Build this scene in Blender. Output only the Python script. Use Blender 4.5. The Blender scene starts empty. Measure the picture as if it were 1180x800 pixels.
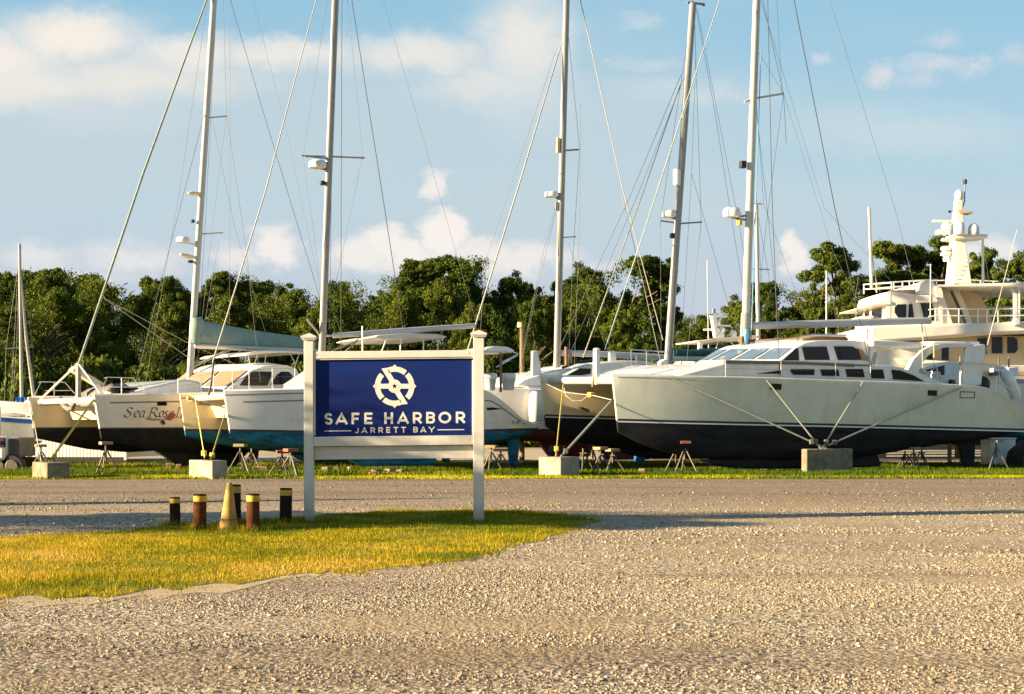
import bpy, math, random
import numpy as np
from mathutils import Vector, Matrix

random.seed(7)
RNG = np.random.default_rng(7)
SC = bpy.context.scene
COL = SC.collection
R = math.radians
F, CAMZ, U0, V0 = 1638.9, 1.5, 590.0, 490.0      # measured from the photograph (pixels of 1180x800)

# ------------------------------------------------------------------ helpers
def PX(u, v, Y):
    return Vector(((u-U0)/F*Y, Y, CAMZ-(v-V0)/F*Y))
def GD(v):
    return CAMZ*F/(v-V0)
def G(u, v):
    d = GD(v); return Vector(((u-U0)/F*d, d, 0))

class MB:
    def __init__(s): s.v = []; s.f = []; s.m = []; s.k = 0
    def mat(s, k): s.k = k; return s
    def add(s, vs, fs):
        o = len(s.v); s.v += [tuple(p) for p in vs]
        for f in fs: s.f.append(tuple(i+o for i in f)); s.m.append(s.k)
        return s
    def hexa(s, p):          # 8 corners: bottom 4 (ccw), top 4
        return s.add(p, [(3,2,1,0),(4,5,6,7),(0,1,5,4),(1,2,6,5),(2,3,7,6),(3,0,4,7)])
    def box(s, c, size, rz=0):
        cx, cy, cz = c; a, b, h = size[0]/2, size[1]/2, size[2]/2
        co, si = math.cos(rz), math.sin(rz); P = []
        for z in (-h, h):
            for x, y in ((-a,-b),(a,-b),(a,b),(-a,b)):
                P.append((cx+x*co-y*si, cy+x*si+y*co, cz+z))
        return s.hexa(P)
    def prism(s, poly, y0, y1):      # poly in (x,z), extruded along y
        n = len(poly)
        A = [(x, y0, z) for x, z in poly]; B = [(x, y1, z) for x, z in poly]
        fs = [tuple(range(n)), tuple(range(2*n-1, n-1, -1))]
        for i in range(n):
            j = (i+1) % n; fs.append((i, i+n, j+n, j))
        return s.add(A+B, fs)
    def prismz(s, poly, z0, z1):
        n = len(poly)
        A = [(x, y, z0) for x, y in poly]; B = [(x, y, z1) for x, y in poly]
        fs = [tuple(range(n-1, -1, -1)), tuple(range(n, 2*n))]
        for i in range(n):
            j = (i+1) % n; fs.append((i, j, j+n, i+n))
        return s.add(A+B, fs)
    def tube(s, pts, r, n=8, cap=True, flat=1.0):
        pts = [Vector(p) for p in pts]; m = len(pts)
        rs = list(r) if hasattr(r, '__len__') else [r]*m
        V = []; up0 = None
        for i, p in enumerate(pts):
            d = (pts[min(i+1, m-1)]-pts[max(i-1, 0)]).normalized()
            ref = Vector((0,1,0)) if abs(d.y) < .9 else Vector((1,0,0))
            a = d.cross(ref).normalized(); b = d.cross(a).normalized()
            for k in range(n):
                t = 2*math.pi*k/n
                V.append(p + a*(math.cos(t)*rs[i]) + b*(math.sin(t)*rs[i]*flat))
        fs = []
        for i in range(m-1):
            for k in range(n):
                k2 = (k+1) % n
                fs.append((i*n+k, i*n+k2, (i+1)*n+k2, (i+1)*n+k))
        if cap: fs += [tuple(range(n-1, -1, -1)), tuple((m-1)*n+k for k in range(n))]
        return s.add(V, fs)
    def lathe(s, prof, c=(0,0,0), n=16):
        V = []; cx, cy, cz = c
        for r, z in prof:
            for k in range(n):
                t = 2*math.pi*k/n; V.append((cx+r*math.cos(t), cy+r*math.sin(t), cz+z))
        fs = []; m = len(prof)
        for i in range(m-1):
            for k in range(n):
                k2 = (k+1) % n; fs.append((i*n+k, i*n+k2, (i+1)*n+k2, (i+1)*n+k))
        fs += [tuple(range(n-1, -1, -1)), tuple((m-1)*n+k for k in range(n))]
        return s.add(V, fs)
    def grid(s, rows, close=False, cap0=False, cap1=False):
        n = len(rows[0]); V = [p for r in rows for p in r]; fs = []
        for i in range(len(rows)-1):
            for k in range(n if close else n-1):
                k2 = (k+1) % n; fs.append((i*n+k, (i+1)*n+k, (i+1)*n+k2, i*n+k2))
        if cap0: fs.append(tuple(range(n)))
        if cap1: fs.append(tuple((len(rows)-1)*n+k for k in range(n-1, -1, -1)))
        return s.add(V, fs)
    def build(s, name, mats, parent=None, smooth=35, bevel=0, fix=True):
        me = bpy.data.meshes.new(name); me.from_pydata(s.v, [], s.f)
        if not isinstance(mats, (list, tuple)): mats = [mats]
        for m in mats: me.materials.append(m)
        if len(mats) > 1: me.polygons.foreach_set('material_index', s.m)
        if fix:
            import bmesh
            bm = bmesh.new(); bm.from_mesh(me); bmesh.ops.recalc_face_normals(bm, faces=bm.faces); bm.to_mesh(me); bm.free()
        if smooth:
            me.polygons.foreach_set('use_smooth', [True]*len(me.polygons)); me.set_sharp_from_angle(angle=R(smooth))
        me.update()
        o = bpy.data.objects.new(name, me); COL.objects.link(o)
        if parent: o.parent = parent
        if bevel:
            b = o.modifiers.new('bevel', 'BEVEL'); b.width = bevel; b.segments = 2; b.limit_method = 'ANGLE'; b.angle_limit = R(40)
        return o

def tag(o, label, cat, group=None, kind=None):
    if label: o['label'] = label
    if cat: o['category'] = cat
    if group: o['group'] = group
    if kind: o['kind'] = kind
    return o
def struct(o, kind='structure'): o['kind'] = kind; return o
def thing(name, label, cat, loc=(0,0,0), rz=0, group=None):
    o = bpy.data.objects.new(name, None); COL.objects.link(o); o.empty_display_size = .3
    o.location = loc; o.rotation_euler = (0,0,rz)
    return tag(o, label, cat, group)
def raw(name, V, faces_n, loops, mat, attrs=None, parent=None):
    """fast mesh from numpy: V (n,3), faces_n verts per face, loops flat index"""
    me = bpy.data.meshes.new(name)
    nf = len(loops)//faces_n
    me.vertices.add(len(V)); me.vertices.foreach_set('co', np.ascontiguousarray(V, dtype=np.float32).ravel())
    me.loops.add(len(loops)); me.loops.foreach_set('vertex_index', np.ascontiguousarray(loops, dtype=np.int32))
    me.polygons.add(nf); me.polygons.foreach_set('loop_start', np.arange(0, nf*faces_n, faces_n, dtype=np.int32))
    me.update(calc_edges=True); me.validate()
    if attrs:
        for k, a in attrs.items():
            at = me.attributes.new(k, 'FLOAT', 'POINT'); at.data.foreach_set('value', np.ascontiguousarray(a, dtype=np.float32))
    me.materials.append(mat)
    o = bpy.data.objects.new(name, me); COL.objects.link(o)
    if parent: o.parent = parent
    return o

# ------------------------------------------------------------------ materials
def newmat(name):
    m = bpy.data.materials.new(name); m.use_nodes = True
    nt = m.node_tree; b = nt.nodes['Principled BSDF']; return m, nt, b
def N(nt, t, **kw):
    n = nt.nodes.new(t)
    for k, v in kw.items():
        if k in n.inputs: n.inputs[k].default_value = v
        else: setattr(n, k, v)
    return n
def ramp(nt, fac, stops):
    n = nt.nodes.new('ShaderNodeValToRGB'); e = n.color_ramp.elements
    while len(e) < len(stops): e.new(.5)
    for i, (p, c) in enumerate(stops):
        e[i].position = p; e[i].color = (*c, 1) if len(c) == 3 else c
    nt.links.new(fac, n.inputs['Fac']); return n
def noise(nt, scale, detail=4, rough=.6, vec=None, dist=0):
    n = N(nt, 'ShaderNodeTexNoise'); n.inputs['Scale'].default_value = scale; n.inputs['Detail'].default_value = detail
    n.inputs['Roughness'].default_value = rough; n.inputs['Distortion'].default_value = dist
    if vec: nt.links.new(vec, n.inputs['Vector'])
    return n
def objco(nt, scale=(1,1,1)):
    t = nt.nodes.new('ShaderNodeTexCoord'); m = nt.nodes.new('ShaderNodeMapping'); m.inputs['Scale'].default_value = scale
    nt.links.new(t.outputs['Object'], m.inputs['Vector']); return m.outputs['Vector']
def simple(name, col, rough=.5, var=.12, scale=3., metal=0, bump=0, bscale=40., stretch=(1,1,1), col2=None, spec=.5, coat=0, streak=0):
    m, nt, b = newmat(name)
    v = objco(nt, stretch)
    n = noise(nt, scale, 6, .65, v)
    c2 = col2 if col2 else tuple(c*(1-var*2) for c in col)
    rp = ramp(nt, n.outputs['Fac'], [(.3, c2), (.62, col)])
    last = rp.outputs['Color']
    if streak:
        v2 = objco(nt, (1.1,1.1,.30)); ns = noise(nt, 1.3, 7, .7, v2, .6); rs = ramp(nt, ns.outputs['Fac'], [(.34,(1-streak,1-streak*1.12,1-streak*1.4)),(.56,(1,1,1))])
        v3 = objco(nt, (.9,.9,1.4)); n3 = noise(nt, 1.1, 5, .7, v3); r3 = ramp(nt, n3.outputs['Fac'], [(.36,(1-streak*.5,)*3),(.55,(1,1,1))])
        for q in (rs, r3):
            mu = N(nt, 'ShaderNodeMix', data_type='RGBA', blend_type='MULTIPLY'); mu.inputs[0].default_value = 1
            nt.links.new(last, mu.inputs[6]); nt.links.new(q.outputs['Color'], mu.inputs[7]); last = mu.outputs[2]
        rr = N(nt, 'ShaderNodeMapRange'); nt.links.new(n3.outputs['Fac'], rr.inputs[0]); rr.inputs[3].default_value = rough*.7; rr.inputs[4].default_value = rough*1.5; nt.links.new(rr.outputs[0], b.inputs['Roughness'])
    nt.links.new(last, b.inputs['Base Color'])
    if not streak: b.inputs['Roughness'].default_value = rough
    b.inputs['Metallic'].default_value = metal
    b.inputs['Specular IOR Level'].default_value = spec
    if coat: b.inputs['Coat Weight'].default_value = coat
    if bump:
        n2 = noise(nt, bscale, 5, .6, v); bp = N(nt, 'ShaderNodeBump'); bp.inputs['Strength'].default_value = bump; bp.inputs['Distance'].default_value = .02
        nt.links.new(n2.outputs['Fac'], bp.inputs['Height']); nt.links.new(bp.outputs['Normal'], b.inputs['Normal'])
    return m

M = {}
M['gel'] = simple('white_gelcoat', (.80,.78,.73), .25, .04, 1.2, coat=.4, streak=.10)
M['gelgrey'] = simple('pale_sage_gelcoat', (.69,.715,.59), .22, .05, .9, coat=.5, stretch=(.5,1,1.4), streak=.11)
M['gelsunwarm'] = simple('sunwarmed_white_gelcoat', (.86,.78,.66), .25, .04, 1.1, coat=.4, streak=.12)  # white gelcoat tinted to carry sun and bounce warmth on Sea Rose
M['gelcreambounce'] = simple('cream_bounce_gelcoat', (.90,.73,.45), .3, .05, 1.1, coat=.2, streak=.10)  # cream pushed warmer to imitate bounce light on the far hull faces
M['yachtcream'] = simple('cream_yacht_paint', (.78,.725,.62), .35, .05, 1.)
M['yachttan'] = simple('tan_shade_yacht_paint', (.55,.42,.24), .4, .07, 1.)  # tan paint, also used to imitate a shaded face
M['foulblack'] = simple('black_bottom_paint', (.010,.010,.013), .8, .2, 1.6, col2=(.030,.029,.029), stretch=(.5,1,2), spec=.2, bump=.15, bscale=10)
M['foulworn'] = simple('worn_black_bottom_paint', (.02,.02,.02), .85, .2, 5, col2=(.007,.007,.008), bump=.3, bscale=14, spec=.2)
M['foulblue'] = simple('worn_blue_bottom_paint', (.03,.20,.31), .85, .2, 3.0, col2=(.008,.04,.075), bump=.2, bscale=12, stretch=(.6,1,1.8), spec=.2)
M['foulred'] = simple('red_bottom_paint', (.13,.02,.025), .75, .2, 2)
M['stripe'] = simple('dark_stripe', (.03,.032,.04), .4, .1)
M['stripegrey'] = simple('grey_stripe', (.2,.2,.22), .4, .1)
M['stripewhite'] = simple('white_stripe', (.8,.8,.78), .4, .03)
M['alu'] = simple('painted_aluminium', (.30,.285,.25), .35, .08, 2., metal=.1)
M['boomgrey'] = simple('grey_boom_paint', (.50,.50,.48), .35, .06, 2.)
M['aluwhite'] = simple('white_spar_paint', (.50,.48,.43), .35, .07, 2.)
M['steel'] = simple('stainless_steel', (.6,.6,.6), .25, .08, 6, metal=.9)
M['wire'] = simple('rigging_wire', (.13,.13,.13), .5, .1, 9, metal=.2)
M['wiredark'] = simple('dark_rigging_wire', (.03,.03,.035), .5, .1, 9)
M['ropew'] = simple('pale_rope', (.40,.37,.31), .8, .15, 20)
M['ropeb'] = simple('blue_rope', (.12,.33,.5), .8, .15, 20)
M['furl'] = simple('furled_sailcloth', (.36,.35,.31), .8, .2, 4., stretch=(1,1,6), bump=.4, bscale=9)
M['furlgreen'] = simple('furled_sage_sailcloth', (.27,.31,.26), .8, .2, 4., stretch=(1,1,4), bump=.4, bscale=9)
M['glass'] = simple('dark_window_glass', (.008,.009,.010), .05, .1, 1, spec=.35)
M['glassb'] = simple('blue_tinted_glass', (.10,.16,.24), .05, .1, 1, spec=.9)
M['sage'] = simple('sage_green_canvas', (.20,.29,.25), .85, .1, 2.5, bump=.3, bscale=6)
M['teal'] = simple('teal_canvas', (.02,.10,.10), .85, .15, 3, bump=.3, bscale=6)
M['tan'] = simple('tan_canvas', (.33,.215,.125), .85, .08, 3, bump=.1, bscale=20)
M['beigecloth'] = simple('beige_canvas', (.50,.43,.34), .85, .08, 3)
M['bimini'] = simple('pale_bimini', (.66,.62,.54), .7, .06, 3)
M['greycloth'] = simple('grey_bundled_netting', (.22,.21,.19), .9, .3, 9, bump=1, bscale=14)
M['bluetarp'] = simple('blue_tarp', (.01,.13,.48), .5, .2, 5, bump=.8, bscale=12)
M['black'] = simple('black_rubber', (.02,.02,.02), .6, .2, 8)
M['concrete'] = simple('concrete', (.37,.33,.25), .9, .16, 2.6, bump=.7, bscale=22, col2=(.17,.145,.10))
M['concretedark'] = simple('weathered_concrete', (.24,.205,.135), .9, .2, 4, bump=.6, bscale=22, col2=(.10,.085,.055))
M['wood'] = simple('weathered_timber', (.36,.26,.14), .85, .2, 4, stretch=(6,1,1), bump=.3)
M['pole'] = simple('old_pine_pole', (.20,.14,.08), .85, .2, 3, stretch=(6,6,.5), bump=.4)
M['rust'] = simple('rusty_steel', (.10,.034,.011), .85, .2, 9, bump=.3, bscale=50, col2=(.035,.014,.006), spec=.1)
M['darkshadeiron'] = simple('dark_shaded_rusty_steel', (.026,.015,.010), .85, .2, 9, bump=.3, bscale=50, spec=.1)  # dark steel; on the rear bollards it stands in for shade
M['galv'] = simple('galvanised_steel', (.17,.145,.11), .6, .25, 12, metal=.3)
M['padred'] = simple('faded_red_pad', (.30,.09,.06), .8, .2, 9)
M['yellow'] = simple('yellow_paint', (.62,.40,.02), .6, .12, 16, col2=(.34,.19,.015))
M['cone'] = simple('faded_yellow_cone', (.40,.275,.085), .8, .12, 7, col2=(.27,.17,.045), spec=.2)
M['coneband'] = simple('dark_scuffs', (.10,.09,.06), .8, .1, 7)
M['strapy'] = simple('yellow_strap', (.58,.48,.10), .8, .12, 15)
M['strapk'] = simple('khaki_strap', (.40,.40,.31), .8, .12, 15)
M['strapg'] = simple('grey_strap', (.28,.27,.24), .8, .12, 15)
M['vinyl'] = simple('white_vinyl_post', (.62,.58,.51), .5, .04, 3, stretch=(3,3,.7), col2=(.54,.51,.45))
M['navy'] = simple('navy_sign_panel', (.0045,.019,.130), .6, .08, 1.2, stretch=(.3,1,3), col2=(.0045,.012,.09), spec=.12)
M['sailcream'] = simple('cream_sign_vinyl', (.67,.635,.575), .5, .02, 3)
M['shed'] = simple('white_corrugated_panel', (.62,.66,.66), .6, .06, 1.5, stretch=(1,1,.4))
M['grey'] = simple('mid_grey_paint', (.20,.20,.20), .6, .15, 5)
M['lampred'] = simple('red_lens', (.45,.04,.01), .3, .1, 5)
M['ink'] = simple('dark_lettering', (.035,.03,.04), .5, .05, 5)
M['rosered'] = simple('rose_red', (.40,.08,.10), .5, .25, 30)
M['brown'] = simple('brown_mast_fittings', (.26,.15,.08), .8, .2, 8)
M['orange'] = simple('orange_yellow_plastic', (.75,.42,.04), .5, .1, 8)

def attr_mat(name, attr, stops, rough=.9, transl=0., nscale=0, noise_amt=.3, bump=0):
    m, nt, b = newmat(name)
    a = N(nt, 'ShaderNodeAttribute'); a.attribute_name = attr
    fac = a.outputs['Fac']
    if nscale:
        g = nt.nodes.new('ShaderNodeNewGeometry')
        n = noise(nt, nscale, 4, .6, g.outputs['Position'])
        mm = N(nt, 'ShaderNodeMath', operation='MULTIPLY_ADD'); nt.links.new(n.outputs['Fac'], mm.inputs[0]); mm.inputs[1].default_value = noise_amt; 
        sub = N(nt, 'ShaderNodeMath', operation='SUBTRACT'); nt.links.new(fac, sub.inputs[0]); sub.inputs[1].default_value = noise_amt*.5
        nt.links.new(sub.outputs[0], mm.inputs[2]); fac = mm.outputs[0]
    rp = ramp(nt, fac, stops)
    nt.links.new(rp.outputs['Color'], b.inputs['Base Color']); b.inputs['Roughness'].default_value = rough
    b.inputs['Specular IOR Level'].default_value = .08
    if transl:
        t = N(nt, 'ShaderNodeBsdfTranslucent'); nt.links.new(rp.outputs['Color'], t.inputs['Color'])
        mx = N(nt, 'ShaderNodeMixShader'); mx.inputs['Fac'].default_value = transl
        out = nt.nodes['Material Output']
        nt.links.new(b.outputs[0], mx.inputs[1]); nt.links.new(t.outputs[0], mx.inputs[2]); nt.links.new(mx.outputs[0], out.inputs['Surface'])
    return m
M['leaf'] = attr_mat('pine_foliage', 'tint', [(0,(.028,.048,.008)),(.5,(.060,.086,.012)),(1,(.125,.148,.018))], .8, .22, .12, .5)
M['leafb'] = attr_mat('broadleaf_foliage', 'tint', [(0,(.032,.056,.008)),(.5,(.070,.098,.012)),(1,(.145,.168,.018))], .75, .25, .15, .5)
M['bark'] = simple('pine_bark', (.22,.16,.11), .9, .25, 3, stretch=(4,4,.7), bump=.5, bscale=12)
M['blade'] = attr_mat('lawn_blades', 'tint', [(0,(.05,.09,.004)),(.35,(.22,.22,.006)),(.62,(.47,.325,.010)),(1,(.60,.41,.11))], .7, .3, .55, .9)
M['bladefar'] = attr_mat('verge_blades', 'tint', [(0,(.06,.10,.008)),(.3,(.17,.20,.008)),(.55,(.38,.36,.008)),(1,(.54,.42,.05))], .7, .3, .5, .7)
M['stone'] = attr_mat('loose_stones', 'tint', [(0,(.09,.072,.052)),(.3,(.25,.20,.14)),(.75,(.42,.345,.245)),(1,(.60,.53,.42))], .85)

def gravel_mat():
    m, nt, b = newmat('crushed_gravel')
    g = nt.nodes.new('ShaderNodeNewGeometry'); P = g.outputs['Position']
    mp = N(nt, 'ShaderNodeMapping'); nt.links.new(P, mp.inputs['Vector']); mp.inputs['Scale'].default_value = (.10,.62,1)
    streak = noise(nt, 1., 4, .6, mp.outputs['Vector'], .6)
    mp2 = N(nt, 'ShaderNodeMapping'); nt.links.new(P, mp2.inputs['Vector']); mp2.inputs['Scale'].default_value = (.5,1,1)
    patch = noise(nt, .55, 6, .65, mp2.outputs['Vector'], .8)
    v1 = N(nt, 'ShaderNodeTexVoronoi'); v1.inputs['Scale'].default_value = 34; nt.links.new(P, v1.inputs['Vector'])
    v2 = N(nt, 'ShaderNodeTexVoronoi'); v2.inputs['Scale'].default_value = 15; nt.links.new(P, v2.inputs['Vector'])
    fine = noise(nt, 60, 3, .7, P)
    # sand between stones vs stone tops
    hs = N(nt, 'ShaderNodeSeparateColor'); nt.links.new(v1.outputs['Color'], hs.inputs[0])
    stone = ramp(nt, hs.outputs[0], [(0,(.05,.04,.03)),(.22,(.24,.19,.13)),(.7,(.44,.355,.245)),(1,(.70,.61,.47))])
    sand = ramp(nt, fine.outputs['Fac'], [(.3,(.32,.235,.135)),(.7,(.45,.345,.21))])
    mxf = ramp(nt, patch.outputs['Fac'], [(.36,(.12,)*3),(.56,(1.,)*3)])
    mx = N(nt, 'ShaderNodeMix', data_type='RGBA'); nt.links.new(mxf.outputs['Color'], mx.inputs[0]); nt.links.new(sand.outputs['Color'], mx.inputs[6]); nt.links.new(stone.outputs['Color'], mx.inputs[7])
    st = ramp(nt, streak.outputs['Fac'], [(.32,(.70,.66,.62)),(.5,(.97,.95,.92)),(.68,(1.1,1.08,1.04))])
    mu = N(nt, 'ShaderNodeMix', data_type='RGBA', blend_type='MULTIPLY'); mu.inputs[0].default_value = 1
    nt.links.new(mx.outputs[2], mu.inputs[6]); nt.links.new(st.outputs['Color'], mu.inputs[7])
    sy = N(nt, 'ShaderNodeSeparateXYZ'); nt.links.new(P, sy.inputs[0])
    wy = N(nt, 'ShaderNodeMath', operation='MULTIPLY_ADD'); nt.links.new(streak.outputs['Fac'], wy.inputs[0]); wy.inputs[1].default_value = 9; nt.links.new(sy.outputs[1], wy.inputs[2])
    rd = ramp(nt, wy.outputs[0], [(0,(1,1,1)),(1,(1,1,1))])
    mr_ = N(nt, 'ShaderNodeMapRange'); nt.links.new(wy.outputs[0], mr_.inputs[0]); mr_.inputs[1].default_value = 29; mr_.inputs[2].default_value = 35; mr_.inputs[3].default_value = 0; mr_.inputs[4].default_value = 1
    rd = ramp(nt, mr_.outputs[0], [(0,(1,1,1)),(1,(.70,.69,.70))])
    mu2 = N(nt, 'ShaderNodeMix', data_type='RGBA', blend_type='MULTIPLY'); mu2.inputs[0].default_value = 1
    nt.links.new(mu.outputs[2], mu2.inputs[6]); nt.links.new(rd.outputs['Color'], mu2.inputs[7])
    nt.links.new(mu2.outputs[2], b.inputs['Base Color']); b.inputs['Roughness'].default_value = .9; b.inputs['Specular IOR Level'].default_value = .2
    h1 = N(nt, 'ShaderNodeMath', operation='MULTIPLY'); nt.links.new(v1.outputs['Distance'], h1.inputs[0]); h1.inputs[1].default_value = -.5
    h2 = N(nt, 'ShaderNodeMath', operation='MULTIPLY_ADD'); nt.links.new(v2.outputs['Distance'], h2.inputs[0]); h2.inputs[1].default_value = -.6; nt.links.new(h1.outputs[0], h2.inputs[2])
    h3 = N(nt, 'ShaderNodeMath', operation='MULTIPLY_ADD'); nt.links.new(fine.outputs['Fac'], h3.inputs[0]); h3.inputs[1].default_value = .35; nt.links.new(h2.outputs[0], h3.inputs[2])
    bp = N(nt, 'ShaderNodeBump'); bp.inputs['Strength'].default_value = .7; bp.inputs['Distance'].default_value = .022
    nt.links.new(h3.outputs[0], bp.inputs['Height']); nt.links.new(bp.outputs['Normal'], b.inputs['Normal'])
    return m
M['gravel'] = gravel_mat()
def ground_mat(name, stops, scale=.6, bscale=30, bump=.6, stretch=(1,1,1)):
    m, nt, b = newmat(name)
    g = nt.nodes.new('ShaderNodeNewGeometry'); P = g.outputs['Position']
    mp = N(nt, 'ShaderNodeMapping'); nt.links.new(P, mp.inputs['Vector']); mp.inputs['Scale'].default_value = stretch
    n = noise(nt, scale, 7, .7, mp.outputs['Vector']); rp = ramp(nt, n.outputs['Fac'], stops)
    nt.links.new(rp.outputs['Color'], b.inputs['Base Color']); b.inputs['Roughness'].default_value = .95; b.inputs['Specular IOR Level'].default_value = .15
    n2 = noise(nt, bscale, 5, .7, P); bp = N(nt, 'ShaderNodeBump'); bp.inputs['Strength'].default_value = bump; bp.inputs['Distance'].default_value = .04
    nt.links.new(n2.outputs['Fac'], bp.inputs['Height']); nt.links.new(bp.outputs['Normal'], b.inputs['Normal'])
    return m
M['turf'] = ground_mat('thin_turf', [(.3,(.11,.11,.028)),(.5,(.20,.175,.05)),(.7,(.34,.27,.12))])
M['lawnsoil'] = ground_mat('lawn_thatch', [(.3,(.13,.13,.012)),(.5,(.25,.20,.02)),(.7,(.38,.29,.07))], 2.)
M['yard'] = ground_mat('pale_yard_dirt', [(.3,(.36,.29,.19)),(.7,(.50,.42,.30))], .3, 20)

def post_mat():
    m, nt, b = newmat('splashed_vinyl_post')
    t = nt.nodes.new('ShaderNodeTexCoord'); sp = N(nt, 'ShaderNodeSeparateXYZ'); nt.links.new(t.outputs['Object'], sp.inputs[0])
    n = noise(nt, 14, 6, .7, t.outputs['Object']); n2 = noise(nt, 3, 5, .6, t.outputs['Object'])
    a = N(nt, 'ShaderNodeMath', operation='MULTIPLY_ADD'); nt.links.new(n.outputs['Fac'], a.inputs[0]); a.inputs[1].default_value = .55; nt.links.new(sp.outputs[2], a.inputs[2])
    mr = N(nt, 'ShaderNodeMapRange'); nt.links.new(a.outputs[0], mr.inputs[0]); mr.inputs[1].default_value = .30; mr.inputs[2].default_value = .62; mr.inputs[3].default_value = .75; mr.inputs[4].default_value = 0
    base = ramp(nt, n2.outputs['Fac'], [(.3,(.54,.51,.45)),(.62,(.62,.58,.51))])
    mx = N(nt, 'ShaderNodeMix', data_type='RGBA'); nt.links.new(mr.outputs[0], mx.inputs[0]); nt.links.new(base.outputs['Color'], mx.inputs[6]); mx.inputs[7].default_value = (.27,.22,.14,1)
    nt.links.new(mx.outputs[2], b.inputs['Base Color']); b.inputs['Roughness'].default_value = .55
    return m
M['postvinyl'] = post_mat()

# ------------------------------------------------------------------ camera, sun, sky
cam = bpy.data.cameras.new('camera'); co = bpy.data.objects.new('camera', cam); COL.objects.link(co)
co.location = (0,0,CAMZ); co.rotation_euler = (R(90),0,0)
cam.sensor_width = 36; cam.lens = 50; cam.shift_y = 90/1180; cam.clip_end = 5000; cam.clip_start = .1
cam.dof.use_dof = True; cam.dof.focus_distance = 27; cam.dof.aperture_fstop = 8.0
SC.camera = co

SUN_AZ, SUN_EL = R(15), R(13.0)         # from the left, a little in front of the sign
sdir = Vector((-math.cos(SUN_AZ)*math.cos(SUN_EL), -math.sin(SUN_AZ)*math.cos(SUN_EL), math.sin(SUN_EL)))
sl = bpy.data.lights.new('sun', 'SUN'); sl.energy = 5.0; sl.angle = R(.5); sl.color = (1,.775,.49)
so = bpy.data.objects.new('sun', sl); COL.objects.link(so); so.rotation_euler = sdir.to_track_quat('Z', 'Y').to_euler(); so.location = (-30,0,30)

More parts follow.
